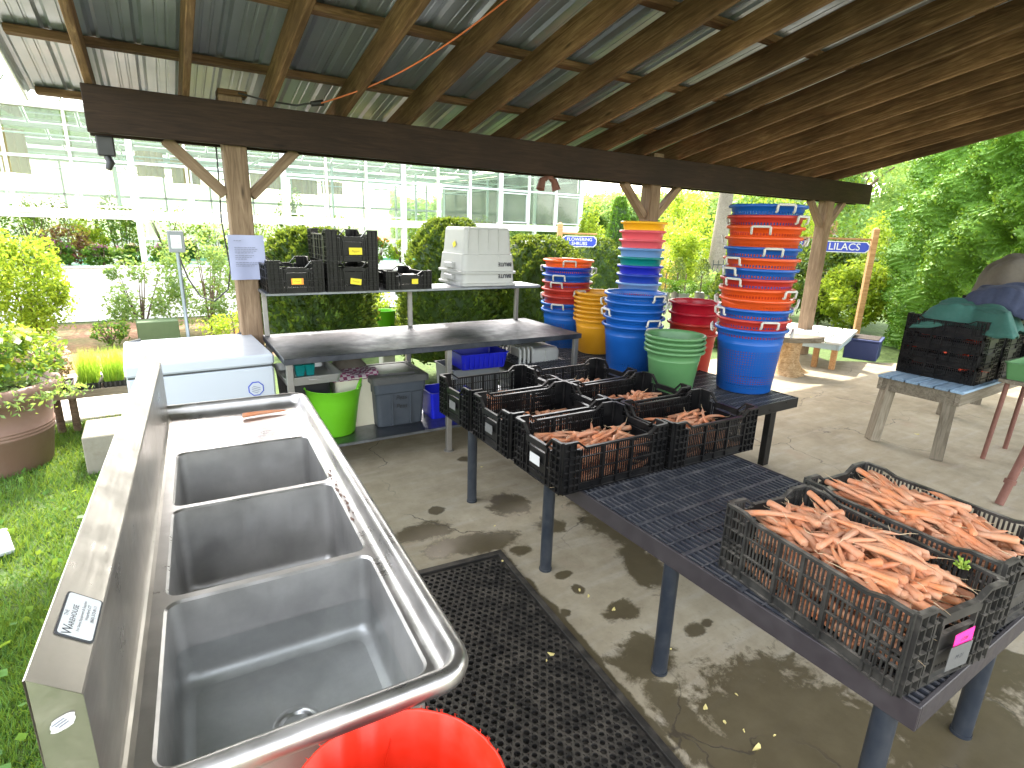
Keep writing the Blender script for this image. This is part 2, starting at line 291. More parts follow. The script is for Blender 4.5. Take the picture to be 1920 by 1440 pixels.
# foliage
M['lf_hedge']=leafm('arborvitae',(.055,.14,.014),(.13,.28,.022),(.21,.39,.03),.12)
M['lf_clip']=leafm('clipped_shrub',(.018,.045,.010),(.07,.14,.016),(.24,.32,.03),.22)
M['lf_yellow']=leafm('golden_foliage',(.13,.22,.015),(.30,.38,.025),(.46,.48,.04),.45)
M['lf_green']=leafm('green_foliage',(.03,.09,.015),(.08,.20,.03),(.16,.30,.05),.4)
M['lf_pale']=leafm('pale_foliage',(.10,.18,.06),(.22,.34,.12),(.34,.45,.20),.45)
M['lf_far']=leafm('far_glare_foliage',(.13,.24,.08),(.24,.38,.14),(.36,.50,.20),.45)  # distance glare and haze put into these paler greens
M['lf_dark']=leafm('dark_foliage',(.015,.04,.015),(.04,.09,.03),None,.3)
M['lf_maroon']=leafm('maroon_foliage',(.06,.015,.02),(.16,.04,.05),(.25,.08,.08),.35)
M['fl_red']=leafm('red_flowers',(.45,.04,.02),(.65,.12,.04),(.75,.25,.08),.3); M['fl_purple']=leafm('purple_flowers',(.35,.03,.35),(.55,.08,.50),(.75,.3,.65),.3); M['fl_pink']=leafm('pale_pink_flowers',(.6,.35,.4),(.75,.6,.62),None,.3)
M['grass']=leafm('grass_blades',(.035,.10,.016),(.075,.19,.028),(.12,.25,.045),.3); M['sprout']=leafm('seedling_blades',(.18,.36,.03),(.34,.52,.06),(.5,.6,.12),.5)
# ------------------------------------------------------------------ setting: ground, slab
m,nt,p=newmat('ground'); P=worldpos(nt); f=noise(nt,P,.9,5,.6); f2=noise(nt,P,14,6,.7)
sp=N(nt,'ShaderNodeSeparateXYZ'); nt.links.new(P,sp.inputs[0])
col=ramp(nt,f2,[(.3,(.03,.055,.012)),(.6,(.07,.12,.02)),(.8,(.12,.15,.03))])
mul=ramp(nt,f2,[(.3,(.12,.055,.03)),(.55,(.26,.14,.08)),(.8,(.42,.30,.18))])
yb=mth(nt,'ADD',sp.outputs[1],mth(nt,'MULTIPLY',mth(nt,'SUBTRACT',f,.5),1.2))
xb=mapr(nt,sp.outputs[0],3.5,4.5,1,0)
ismul=mth(nt,'MULTIPLY',mth(nt,'MULTIPLY',mapr(nt,yb,8.3,8.5),mapr(nt,sp.outputs[1],12.3,12.7,1,0)),xb)
ismul=mth(nt,'MULTIPLY',ismul,mapr(nt,f,.45,.58,1,.35))
col=mix(nt,ismul,col,mul); nt.links.new(col,p.inputs['Base Color']); p.inputs['Roughness'].default_value=.95; bump(nt,p,f2,.6,.03); M['ground']=m
b=MB(); b.add([(-150,-60,-.13),(250,-60,-.13),(250,300,-.13),(-150,300,-.13)],[(0,1,2,3)]); tag(b.build('ground',M['ground']),kind='structure')
b=MB(); b.cbox(-9,.35,6.35,8.3,-.14,-.10,.01); gp=b.build('path',plain('gravel',(.50,.47,.42),.9,0,.25,30,bs=.5)); tag(gp,kind='structure')
m,nt,p=newmat('concrete'); P=worldpos(nt)
n1=noise(nt,P,1.1,6,.6); n2=noise(nt,P,7,8,.65); n3=noise(nt,P,45,4,.6); stk=noise(nt,coord(nt,'Object',(1.2,6,1)),2,6,.6)
col=ramp(nt,mth(nt,'ADD',mth(nt,'MULTIPLY',n1,.55),mth(nt,'MULTIPLY',n2,.45)),[(.3,(.19,.15,.095)),(.5,(.295,.25,.17)),(.68,(.39,.34,.245))])
col=mix(nt,mapr(nt,stk,.5,.75,0,.35),col,(.44,.41,.36)); col=mix(nt,mapr(nt,n3,.55,.8,0,.35),col,(.14,.12,.09))
col=mix(nt,mapr(nt,noise(nt,P,2.7,5,.6),.6,.75,0,.35),col,(.36,.25,.18))
wn=noise(nt,P,7,10,.74,.3); wet=None
sp=N(nt,'ShaderNodeSeparateXYZ'); nt.links.new(P,sp.inputs[0])
for (bx,by,rx,ry,an) in [(1.78,.80,.42,.40,0),(2.15,.30,.60,.40,0),(2.28,2.38,.2,.62,12),(2.05,1.85,.12,.24,20),(2.45,2.95,.3,.22,0),(1.34,2.5,.28,.11,10),(1.375,1.55,.035,.8,5.1),(1.45,.95,.09,.35,8),(1.70,1.63,.1,.07,0),(1.9,1.36,.06,.04,0),(1.78,2.8,.14,.16,0),(1.85,2.45,.1,.1,0),(1.98,1.36,.04,.03,0),(1.61,1.86,.035,.04,0),(1.62,2.0,.05,.03,0),(1.45,1.75,.03,.03,0),(1.55,2.3,.06,.05,0),(1.32,2.95,.05,.05,0),(2.8,.7,.3,.3,0),(3.6,1.0,.4,.25,20),(1.86,3.6,.06,.05,0),(2.6,2.1,.5,.4,20),(1.15,2.75,.2,.1,0),(3.0,1.3,.35,.2,30),(1.55,1.35,.16,.12,0)]:
    dx=mth(nt,'SUBTRACT',sp.outputs[0],bx); dy=mth(nt,'SUBTRACT',sp.outputs[1],by); ca,sa=math.cos(R(an)),math.sin(R(an))
    u=mth(nt,'DIVIDE',mth(nt,'SUBTRACT',mth(nt,'MULTIPLY',dx,ca),mth(nt,'MULTIPLY',dy,sa)),rx); v=mth(nt,'DIVIDE',mth(nt,'ADD',mth(nt,'MULTIPLY',dx,sa),mth(nt,'MULTIPLY',dy,ca)),ry)
    d=mth(nt,'SUBTRACT',1.0,mth(nt,'SQRT',mth(nt,'ADD',mth(nt,'MULTIPLY',u,u),mth(nt,'MULTIPLY',v,v))))
    wet=d if wet is None else mth(nt,'MAXIMUM',wet,d)
wet=mapr(nt,mth(nt,'ADD',wet,mth(nt,'MULTIPLY',mth(nt,'SUBTRACT',wn,.5),2.7)),-.10,.18,0,1)
col=mix(nt,mth(nt,'MULTIPLY',wet,.9),col,mix(nt,n2,(.045,.035,.018),(.10,.078,.040)))
vo=N(nt,'ShaderNodeTexVoronoi',feature='DISTANCE_TO_EDGE'); vo.inputs['Scale'].default_value=.55; wv=N(nt,'ShaderNodeVectorMath',operation='ADD'); ns=N(nt,'ShaderNodeTexNoise'); ns.inputs['Scale'].default_value=3; ns.inputs['Detail'].default_value=6; nt.links.new(P,ns.inputs['Vector'])
scv=N(nt,'ShaderNodeVectorMath',operation='SCALE'); scv.inputs['Scale'].default_value=.45; nt.links.new(ns.outputs['Color'],scv.inputs[0]); nt.links.new(P,wv.inputs[0]); nt.links.new(scv.outputs[0],wv.inputs[1]); nt.links.new(wv.outputs[0],vo.inputs['Vector'])
crk=mth(nt,'MULTIPLY',mapr(nt,vo.outputs['Distance'],.001,.0035,1,0),mapr(nt,noise(nt,P,.8,2),.44,.52,0,1))
col=mix(nt,mth(nt,'MULTIPLY',crk,.75),col,(.05,.04,.03))
nt.links.new(col,p.inputs['Base Color']); nt.links.new(mapr(nt,wet,0,1,.8,.3),p.inputs['Roughness']); bump(nt,p,mth(nt,'SUBTRACT',mth(nt,'MULTIPLY',n3,.3),crk),.3,.004); M['concrete']=m
b=MB(); pts=[(-.32,-4),(12,-4),(12,1.8),(9.3,3.65),(8.3,4.35),(8.7,5.15),(-.32,5.15)]
n=len(pts); b.add([(x,y,0) for x,y in pts]+[(x,y,-.14) for x,y in pts],[tuple(range(n))]+[(i,i+n,(i+1)%n+n,(i+1)%n) for i in range(n)]); tag(b.build('concrete_floor',M['concrete']),kind='structure')

# ------------------------------------------------------------------ pavilion
pav=thing('pavilion','open timber pavilion roof of ribbed metal on dark beam and braced posts','pavilion',(0,0,0))
SL=math.tan(R(11.8)); BZ=2.55; BY=4.7
def timber(name,a,b_,wd,ht,mat_,twist=0,c=.004,parent=pav,sag=0):
    Mx,L=between(a,b_,twist); mb=MB(); mb.cbox(0,L,-wd/2,wd/2,-ht/2,ht/2,c); o=mb.build(name,mat_,parent); o.matrix_local=Mx; return o
timber('beam',(-.29,4.72,2.409),(9.33,4.72,2.409),.042,.284,M['beam'])
timber('beam',(-.29,4.925,2.409),(9.33,4.925,2.409),.042,.284,M['beam'])
timber('beam',(-.29,-2.2,3.75),(9.33,-2.2,3.75),.09,.284,M['beam'])
for px in (.565,4.83,8.38):
    ob=timber('post',(px,4.822,-.0),(px,4.822,2.60),.158,.158,M['post'],0,.008)
    for s in (-1,1): timber('brace',(px+s*.085,4.822,1.93),(px+s*.43,4.822,2.275),.085,.075,M['post'],0,.005)
for px in (.565,4.83,8.38): timber('post',(px,-2.2,0),(px,-2.2,3.62),.158,.158,M['post'],0,.008)
Y0,Y1=-3.0,5.50
def rz_(y): return BZ-(y-BY)*SL
rx=-.245; RX=[]
while rx<8.8: RX.append(rx); rx+=.533
for x in RX:
    h=.185; a=(x,Y1,rz_(Y1)+h/2/math.cos(R(11.8))); c_=(x,Y0,rz_(Y0)+h/2/math.cos(R(11.8)))
    timber('rafter',a,c_,.042,h,M['rafter'],0,.004)
top=lambda y:rz_(y)+.19
yy=5.50
while yy>-3: timber('purlin',(-.60,yy,top(yy)+.022),(8.95,yy,top(yy)+.022),.085,.045,M['rafter'],R(-11.8)*0,.003); yy-=.86
# ribbed metal sheet
prof=[]; x=-.66
while x<9.0:
    prof+= [(x,0),(x+.018,.019),(x+.040,.019),(x+.058,0),(x+.115,0),(x+.120,.004),(x+.130,.004),(x+.135,0),(x+.17,0),(x+.175,.004),(x+.185,.004),(x+.19,0)]; x+=.2286
b=MB(); n=len(prof); vs=[]
for y in (5.62,-3.1):
    for (px,pz) in prof: vs.append((px,y,top(y)+.047+pz))
for y in (5.62,-3.1):
    for (px,pz) in prof: vs.append((px,y,top(y)+.0475+pz+.001))
fs=[(i,i+1,n+i+1,n+i) for i in range(n-1)]; b.add(vs[:2*n],fs); b.add(vs[2*n:],fs); b.build('metal_roofing',M['roofmetal'],pav)
b=MB(); b.box(-.675,-.66,-3.1,5.62,0,.001); 
b=MB(); Mx,L=between((-.668,5.62,top(5.62)+.035),(-.668,-3.1,top(-3.1)+.035)); b.cbox(0,L,-.008,.008,-.045,.05,.003,0,Mx); b.build('rake_trim',M['alum'],pav)
b=MB(); b.cbox(.49,.68,4.75,4.90,2.602,2.64,.004); b.build('post_cap',M['rafter'],pav)

# floodlight and bracket under the beam
t=thing('floodlight','small dark floodlight hanging under the left end of the beam','floodlight',(-.21,4.82,2.266))
b=MB(); b.cbox(-.05,.05,-.03,.03,-.13,-.005,.008); b.build('housing',M['black'],t); b=MB(); b.tube([(0,0,-.13),(.015,-.01,-.17),(-.005,-.02,-.215)],[.022,.026,.018],10); b.build('lamp',M['black'],t)
t=thing('floodlight','twin brown floodlight under the beam above the white totes','floodlight',(3.40,4.82,2.266))
b=MB(); b.tube([(0,0,0),(0,0,-.03)],.05,12); b.build('housing',M['iron'],t)
for s in (-1,1): b=MB(); b.tube([(s*.02,0,-.02),(s*.07,0,-.04),(s*.10,-.01,-.13)],[.02,.035,.045],10); b.build('lamp',M['iron'],t)
# cords
b=MB(); pts=[]
A=Vector((1.16,4.67,2.61)); B=Vector((1.95,2.9,3.10))
for i in range(25):
    q=i/24; p_=A.lerp(B,q); p_.z-=.10*math.sin(q*PI); pts.append(p_)
b.tube(pts,.0055,6); co=b.build('extension_cord',M['cord']); tag(co,'orange extension cord stretched up from the beam to the rafters','cord')
b=MB(); b.tube([(.62,4.735,2.62),(.8,4.69,2.585),(1.0,4.67,2.578),(1.08,4.66,2.60),(1.16,4.67,2.61)],.007,6); b.tube([(1.10,4.66,2.60),(1.19,4.66,2.62)],[.018,.022],8); tag(b.build('power_cable',M['cable']),'grey cable with plug lying along the top of the beam','cable')
b=MB(); b.tube([(.46,4.93,2.27),(.452,4.9,2.0),(.44,4.9,1.75),(.455,4.9,1.55),(.47,4.92,1.38),(.44,4.95,1.22),(.34,5.0,1.125),(.25,5.05,1.16),(.18,5.08,1.30),(.14,5.1,1.46),(.13,5.1,1.5)],.006,6); tag(b.build('hanging_cable',M['cable']),'thin black cable looping from the left post to the switch box','cable')
t=thing('switch_box','grey electrical switch box on a steel conduit behind the white freezer','switch box',(.13,5.06,-.1))
b=MB(); b.cbox(-.055,.055,-.03,.03,1.60,1.76,.006); b.build('box',M['boxgrey'],t); b=MB(); b.cbox(-.035,.035,-.036,-.031,1.63,1.73,.002); b.tube([(0,-.035,1.68),(0,-.055,1.68)],.014,10); b.build('switch',M['alum'],t); b=MB(); b.tube([(0,0,0),(.0,0,1.60)],.014,10); b.build('conduit',M['conduit'],t)
# notice on the post
t=thing('notice','typed notice in a clear plastic sleeve pinned to the left post','notice',(.575,4.728,1.48),0)
b=MB(); vs=[];fs=[];nx,nz=8,8
for i in range(nx+1):
    for j in range(nz+1): u=i/nx;v=j/nz; vs.append((-.125+.25*u,-.004-.012*math.sin(u*7+v*2)*.5-.02*abs(u-.5)*(1-v)*.6,-.165+.33*v))
for i in range(nx):
    for j in range(nz): q=i*(nz+1)+j; fs.append((q,q+nz+1,q+nz+2,q+1))
b.add(vs,fs,0,True); b.build('sleeve',M['paper'],t)
b=MB(); random.seed(3)
for k,(wl,z) in enumerate([(.05,.125),(.14,.075),(.16,.062),(.15,.049),(.12,.036),(.13,.016),(.10,.003),(.08,-.01),(.15,-.035),(.16,-.048),(.12,-.061)]):
    x=-.085
    while x<-.085+wl: l=random.uniform(.008,.022); b.box(x,x+l,-.0255,-.0245,z-.002,z+.002); x+=l+.004
b.build('lettering',M['greytext'],t)

# ------------------------------------------------------------------ three-compartment sink (local u across, v away)
sink=thing('sink','stainless three compartment sink with backsplash and drainboard','sink',(.456,.80,0),R(-3.1))
LV=2.127; UB=-.617; DZ=.858
def upath(d,z):
    Rr=.085; o=[(UB,d,z)]; 
    for k in range(9): a=R(-90+90*k/8); o.append((-Rr+(Rr-d)*math.cos(a),Rr+(Rr-d)*math.sin(a),z))
    for k in range(9): a=R(90*k/8); o.append((-Rr+(Rr-d)*math.cos(a),LV-Rr+(Rr-d)*math.sin(a),z))
    o.append((UB,LV-d,z)); return o
b=MB(); prof=[(.014,.858),(.004,.866),(.0,.880),(.004,.895),(.014,.905),(.026,.907),(.036,.901),(.041,.890),(.047,.872),(.056,.861),(.070,.858)]
b.loft([upath(d,z) for d,z in prof],0,False)
b.build('rim',M['steel'],sink)
# deck with three openings
b=MB(); BW,BL=.495,.488; bu=-.573+BW/2; us,ue=UB,-.070
for k in range(3):
    v0=.070+.508*k; cv=.078+.508*k+BL/2+.002; lo=rrect(bu,cv,BW,BL,.035,DZ,6); lip=rrect(bu,cv,BW-.012,BL-.012,.030,DZ-.006,6); v1=v0+.508
    out=[]
    for x,y,z in lo:
        dx,dy=x-bu,y-cv; s=min(((ue-bu)/dx if dx>0 else (us-bu)/dx) if abs(dx)>1e-9 else 9e9,((v1-cv)/dy if dy>0 else (v0-cv)/dy) if abs(dy)>1e-9 else 9e9); out.append((bu+dx*s,cv+dy*s,DZ))
    b.loft([out,lo],0,True,False)
    for (cx,cy) in ((us,v0),(ue,v0),(us,v1),(ue,v1)):
        j=min(range(len(out)),key=lambda i:(out[i][0]-cx)**2+(out[i][1]-cy)**2)
        sx_=1 if cx==us else -1
        cand=sorted(range(len(out)),key=lambda i:(out[i][0]-cx)**2+(out[i][1]-cy)**2)[:3]
        A_=[out[i] for i in cand if abs(out[i][0]-cx)<1e-6]; B_=[out[i] for i in cand if abs(out[i][1]-cy)<1e-6]
        if A_ and B_: b.add([(cx,cy,DZ),A_[0],B_[0]],[(0,1,2)])
    b.loft([lo,lip],0,True,True)
# drainboard, slightly dished
g=12; vs=[];fs=[]; va=.070+1.524
for i in range(g+1):
    for j in range(g+1):
        u=us+(ue-us)*i/g; v=va+(LV-.070-va)*j/g; vs.append((u,v,DZ-.006*math.sin(PI*i/g)*math.sin(PI*j/g)**.7))
for i in range(g):
    for j in range(g): q=i*(g+1)+j; fs.append((q,q+g+1,q+g+2,q+1))
b.add(vs,fs,0,True); b.build('deck',M['steel'],sink)
for k in range(3):
    cv=.08+.508*k+BL/2; t=MB(); lo=[]; zb=.622 if k==0 else .552; W_,L_=BW-.012,BL-.012
    for z,ins,rr in ((DZ-.006,0,.030),(.84,.0,.030),(zb+.035,.004,.032),(zb+.018,.008,.034),(zb+.006,.018,.036),(zb,.036,.04)): lo.append(rrect(bu,cv,W_-2*ins,L_-2*ins,rr,z,6))
    dr=[(bu+.045*math.cos(2*PI*i/28+PI/4*0),cv+.045*math.sin(2*PI*i/28),zb-.012) for i in range(28)]
    t.loft(lo,0,True,True)
    # floor falls to the drain in creased facets
    inner=lo[-1]; c4=[inner[3],inner[10],inner[17],inner[24]]
    ring=[(bu+.048*math.cos(a),cv+.048*math.sin(a),zb-.012) for a in [math.atan2(p_[1]-cv,p_[0]-bu) for p_ in inner]]
    t.loft([inner,ring],0,True,False)
    t.loft([rrect(bu,cv,W_+.004,L_+.004,.034,.850,6),rrect(bu,cv,W_+.004,L_+.004,.036,zb-.02,6)],0,True,True,None,False,True)
    bo=t.build('basin',M['basin_steel'],sink)
    d=MB(); d.lathe([(.0,zb-.030),(.03,zb-.028),(.036,zb-.014),(.05,zb-.0095),(.053,zb-.011)],28,0,TR(bu,cv,0)); d.build('drain',M['steel'],bo)
# backsplash
b=MB(); bp=[(UB+.018,DZ+.0005),(UB+.009,DZ+.003),(UB+.003,DZ+.009),(UB,DZ+.018),(UB,1.107),(UB-.002,1.112),(UB-.056,1.157),(UB-.0585,1.156),(UB-.0585,.80)]
b.loft([[(u,v,z) for u,z in bp] for v in (.004,.3,.8,1.3,1.8,LV-.004)],0,False,False)
e=[(UB,.80),(UB,1.107),(UB-.056,1.155),(UB-.0585,.80)]
for v in (.006,LV-.006): b.add([(u,v,z) for u,z in e],[(0,1,2,3)])
b.build('backsplash',steel('backsplash_steel',(.52,.485,.43),.26,.42,(40,2,40),.06,.02,.88),sink)
for u in (-.11,-.53):
    for v in (.14,2.0):
        b=MB(); b.tube([(u,v,.05),(u,v,.595 if v<1 else .855)],.02,12); b.tube([(u,v,0),(u,v,.06)],[.022,.015],12); b.build('leg',M['steel'],sink)
# plaque and sticker on the backsplash
ang=math.atan2(.045,.054)
def on_slope(s,v,lift): # s metres down from the upper edge
    return Vector((UB-.056+.77*s+lift*.64,v,1.157-.64*s+lift*.77))
X=Vector((0,1,0)); Yv=Vector((-.768,0,.640)); Zv=X.cross(Yv)
Mp=Matrix(((X.x,Yv.x,Zv.x,0),(X.y,Yv.y,Zv.y,0),(X.z,Yv.z,Zv.z,0),(0,0,0,1)))
c_=on_slope(.042,.165,.0006); Mp.translation=c_
b=MB(); b.loft([rrect(0,0,.112,.056,.006,0,4),rrect(0,0,.112,.056,.006,.0012,4)],0,True,False,Mp,False,True); pq=b.build('plaque',M['seal'],sink)
b=MB(); b.loft([rrect(0,0,.106,.050,.005,.0012,4),rrect(0,0,.106,.050,.005,.0018,4)],0,True,False,Mp,False,True); b.build('plate',plain('silver_plate',(.68,.72,.74),.4),pq)
for txt,sz,x,y,mt in (('THE',.008,-.002,.020,'inkred'),('W',.021,-.042,.012,'ink'),('AREHOUSE',.0115,-.005,.0095,'ink'),('For Savvy Equipment & Supplies',.0062,.0,-.0015,'ink'),('Waterford, CT',.0066,.012,-.0095,'ink'),('(860) 573-8111',.0074,.012,-.018,'ink')):
    me=text_mesh(txt,sz,M['ink'],0,'CENTER'); o=mobj('lettering',me,pq); o.matrix_local=Mp@Matrix.Translation((x,y,.0021))
b=MB(); ov=[(.5*.036*math.cos(a)*1+ (.004 if math.sin(3*a)>0 else 0),.5*.022*math.sin(a)) for a in [2*PI*i/20 for i in range(20)]]
Ms=Matrix.Translation((UB-.030,.0045,1.072))@Euler((R(90),R(-28),0)).to_matrix().to_4x4()
b.add([(x,y,0) for x,y in ov],[tuple(range(20))],0,False,Ms); st=b.build('sticker',M['whitelab'],sink)
b=MB(); [b.box(-.009+.002*i,.008,.0045-.004*i,.0052-.004*i+.001,.0003,.0006,0,Ms) for i in range(3)]; b.build('printing',M['greytext'],st)
b=MB(); u=bu; v=.08+BL/2; b.loft([rrect(u,v,BW-.022,BL-.022,.030,.722,6)],0); b.add(rrect(0,0,BW-.022,BL-.022,.030,0,6),[tuple(range(28))]); wo=b.build('water',M['water']); wo.parent=None
wo.matrix_world=Matrix.Translation((.456,.80,0))@Matrix.Rotation(R(-3.1),4,'Z')@Matrix.Translation((u,v,.726)); tag(wo,kind='structure')
# muddy spill on the ledge, one lone carrot
m,nt,p=newmat('mud'); p.inputs['Base Color'].default_value=(.13,.06,.04,1); p.inputs['Roughness'].default_value=.5
random.seed(5); b=MB()
for i in range(16):
    u=-.070+random.gauss(0,.006)-.002; v=.78+i*.026+random.gauss(0,.006); r_=random.uniform(.003,.011); k=9
    b.add([(u+r_*random.uniform(.5,1.1)*math.cos(2*PI*j/k)*.7,v+r_*random.uniform(.7,1.4)*math.sin(2*PI*j/k)*1.3,.8595) for j in range(k)],[tuple(range(k))])
b.build('mud_smear',m,sink)

# ------------------------------------------------------------------ carrots
def carrot_mb(seed,mb=None,Mx=None):
    rr=random.Random(seed); L=rr.uniform(.115,.19); r0=rr.uniform(.0095,.0145); bend=rr.uniform(-.02,.02); b=mb or MB(); k=9; pts=[];rad=[]
    tpr=rr.uniform(.35,.75)
    for i in range(k):
        q=i/(k-1); pts.append((-L/2+L*q,bend*math.sin(q*PI)+rr.uniform(-.0008,.0008),0)); rad.append(max(.0016,r0*(1-.72*q**1.3*tpr-.12*q)*(1-max(0,q-.86)/.14*.72))*(1+rr.uniform(-.03,.03)))
    pts=[(-L/2-.004,0,0)]+pts; rad=[r0*.55]+rad
    b.tube(pts,rad,9,0,Mx)
    l=rr.uniform(.015,.05); e=pts[-1]; b.tube([e,(e[0]+l*.5,e[1]+rr.uniform(-.005,.005),.003),(e[0]+l,e[1]+rr.uniform(-.012,.012),rr.uniform(-.003,.008))],[.0015,.0009,.0005],4,1,Mx,False); return b
CM=[carrot_mb(100+i).mesh('carrot',[M['carrot'],M['root']]) for i in range(14)]
ncar=0
def carrot(x,y,z,ry,rz,sc_,label,group):
    global ncar
    o=mobj('carrot',CM[ncar%14]); o.location=(x,y,z); o.rotation_euler=(random.uniform(0,6.28),ry,rz); o.scale=(sc_,)*3; ncar+=1
    return tag(o,label,'carrot',group)
fill=MB()
def fillbox(cx,cy,rz,w_,d_,z0,z1,n,seed):
    rr=random.Random(seed)
    for i in range(n):
        a=rr.gauss(0,.5)+(0 if rr.random()<.7 else 1.2); x=rr.uniform(-w_/2+.095,w_/2-.095); y=rr.uniform(-d_/2+.02,d_/2-.02)
        if abs(math.sin(a))*.10+abs(y)>d_/2-.012: a=math.asin(min(1,max(0,(d_/2-.015-abs(y))/.11)))*(1 if rr.random()<.5 else -1)
        z=rr.uniform(z0,z1); ca,sa=math.cos(rz),math.sin(rz)
        carrot_mb(seed*1000+i,fill,TR(cx+x*ca-y*sa,cy+x*sa+y*ca,z,0,rr.uniform(-.1,.1),rz+a+(PI if rr.random()<.5 else 0)))

# ------------------------------------------------------------------ crates
def rim_poly(b,P0,dirv,nrm,L,H,drop,c0,c1,t,hh,mi=0):
    s=[(0,H),(c0,H),(c1,H-drop),(L-c1,H-drop),(L-c0,H),(L,H)]
    for (s0,z0),(s1,z1) in zip(s[:-1],s[1:]):
        vs=[]
        for (ss,zz) in ((s0,z0),(s1,z1)):
            for n_ in (-.002,t):
                for dz in (0,-hh): q=P0+dirv*ss+nrm*n_; vs.append((q.x,q.y,zz+dz))
        b.add(vs,[(0,2,3,1),(4,5,7,6),(0,4,6,2),(1,3,7,5),(0,1,5,4),(2,6,7,3)],mi)
def crate_mesh(L,W,H,drop,dropw,pitch,mat_,fin=.035,name='crate_body',solid=False,sw=.0032):
    b=MB()
    def wall(P0,dirv,nrm,Ln,dr,short):
        def bx(s0,s1,n0,n1,z0,z1):
            vs=[]
            for z in (z0,z1):
                for s_,n_ in ((s0,n0),(s1,n0),(s1,n1),(s0,n1)): q=P0+dirv*s_+nrm*n_; vs.append((q.x,q.y,z))
            b.add(vs,[(0,3,2,1),(4,5,6,7),(0,1,5,4),(1,2,6,5),(2,3,7,6),(3,0,4,7)])
        rim_poly(b,P0,dirv,nrm,Ln,H,dr,.075,.12,.014,.010)
        zt=H-dr-.010
        bx(0,Ln,.0,.004,.0,.036); bx(0,Ln,.0,.012,.0,.006); bx(0,Ln,0,.013,.036,.040)
        bars=[.40*H,.66*H] if not short else [.36*H]
        for z in bars: bx(.0,Ln,.0,.011,z,z+.005)
        ribs=[.09,Ln*.36,Ln*.5,Ln*.64,Ln-.09] if not short else [.08,Ln*.3,Ln*.7,Ln-.08]
        for s_ in ribs: bx(s_-.004,s_+.004,.0,.013,.005,zt)
        s_=.012
        while s_<Ln-.01:
            inlab=short and Ln*.3<s_<Ln*.7
            corner=s_<.07 or s_>Ln-.07
            if not (solid and corner): 
                if inlab: bx(s_-.0035,s_+.0035,.001,.005,.036,.07)
                else: bx(s_-sw,s_+sw,.001,.005,.036,zt if not corner else H-.012)
            s_+=pitch
        bx(.0,.07,.0,.003,.036,H-.01) if solid else None; bx(Ln-.07,Ln,.0,.003,.036,H-.01) if solid else None
        if short:
            bx(Ln*.3,Ln*.7,.002,.006,.05,H*.60); bx(Ln*.27,Ln*.73,0,.014,zt-.022,zt); bx(Ln*.3,Ln*.7,0,.012,H*.60,H*.60+.006)
        z=fin
        while z<H-.02:
            for s0,s1 in ((.004,.026),(.032,.060),(.066,.086)):
                bx(s0,s1,.003,.017,z,z+.0035); bx(Ln-s1,Ln-s0,.003,.017,z,z+.0035)
            z+=fin
        for s0 in (.0,.029,.062): bx(s0,s0+.003,.003,.015,.0,H-.008); bx(Ln-s0-.003,Ln-s0,.003,.015,0,H-.008)
    x,y=L/2-.017,W/2-.017
    wall(Vector((-x,-y,0)),Vector((1,0,0)),Vector((0,-1,0)),2*x,drop,False); wall(Vector((x,y,0)),Vector((-1,0,0)),Vector((0,1,0)),2*x,drop,False)
    wall(Vector((x,-y,0)),Vector((0,1,0)),Vector((1,0,0)),2*y,dropw,True); wall(Vector((-x,y,0)),Vector((0,-1,0)),Vector((-1,0,0)),2*y,dropw,True)
    for (sx,sy) in ((1,1),(1,-1),(-1,1),(-1,-1)):
        b.tube([(sx*(x-.004),sy*(y-.004),.0),(sx*(x-.004),sy*(y-.004),H)],.009,8)
    s_=-x
    while s_<x: b.box(s_,s_+.006,-y,y,.004,.010); s_+=.03
    s_=-y
    while s_<y: b.box(-x,x,s_,s_+.006,.0035,.0095); s_+=.03
    return b.mesh(name,mat_)
CMF=crate_mesh(.66,.43,.25,.034,.05,.0135,M['crate'],.035,'crate_body',True)
CMN=crate_mesh(.66,.42,.255,.014,.03,.0145,M['crate2'],.042)
def crate(me,loc,rz,label,group=None,cat='crate'):
    t=thing('crate',label,cat,loc,rz,group); mobj('crate_body',me,t); return t
def slip(t,mat_,w_,h_,x,y,z,face,txt=None,size=.02,tm=None,tilt=0,name='label'):
    "a small card on a crate face; face = outward direction angle in the crate's frame"
    Mx=Matrix.Translation((x,y,z))@Matrix.Rotation(face+PI/2,4,'Z')@Matrix.Rotation(R(90),4,'X')@Matrix.Rotation(tilt,4,'Z')
    b=MB(); b.box(-w_/2,w_/2,-h_/2,h_/2,0,.0012,0,Mx); o=b.build(name,mat_,t)
    if txt: l=mobj('lettering',text_mesh(txt,size,tm or M['inkred'],0,shear=.3),o); l.matrix_local=Mx@Matrix.Translation((0,0,.0016))
    return o
TZ=.592
G6='black crates of carrots on the dark grated tables'
far=[(1.745,2.005,R(-1.5),'dusty black crate holding carrots, nearest of the left row with a blank white card'),
     (1.755,2.47,R(-1),'black crate low on carrots in the middle of the left row'),
     (1.76,2.94,R(.5),'black crate with lattice walls at the far end of the left row'),
     (2.41,1.965,R(-2),'black crate of carrots reaching over the table edge beside the empty grating'),
     (2.40,2.425,R(-.5),'black crate of carrots in the middle of the right row below green buckets'),
     (2.385,2.88,R(1),'black crate of carrots at the far end of the right row')]
for i,(x,y,rz,lab) in enumerate(far):
    t=crate(CMF,(x,y,TZ),rz,lab,G6)
    if i==0: slip(t,M['whitelab'],.085,.05,-.332,.0,.105,PI)
    if i in (1,2): slip(t,M['greylab'],.08,.05,-.332,.0,.105,PI)
    zf=(.145,.085,.09,.125,.13,.12)[i]
    fillbox(x,y,rz,.61,.395,TZ+.02,TZ+zf,(230,100,100,150,130,120)[i],20+i)
n3=(16,4,10,16,20,14)
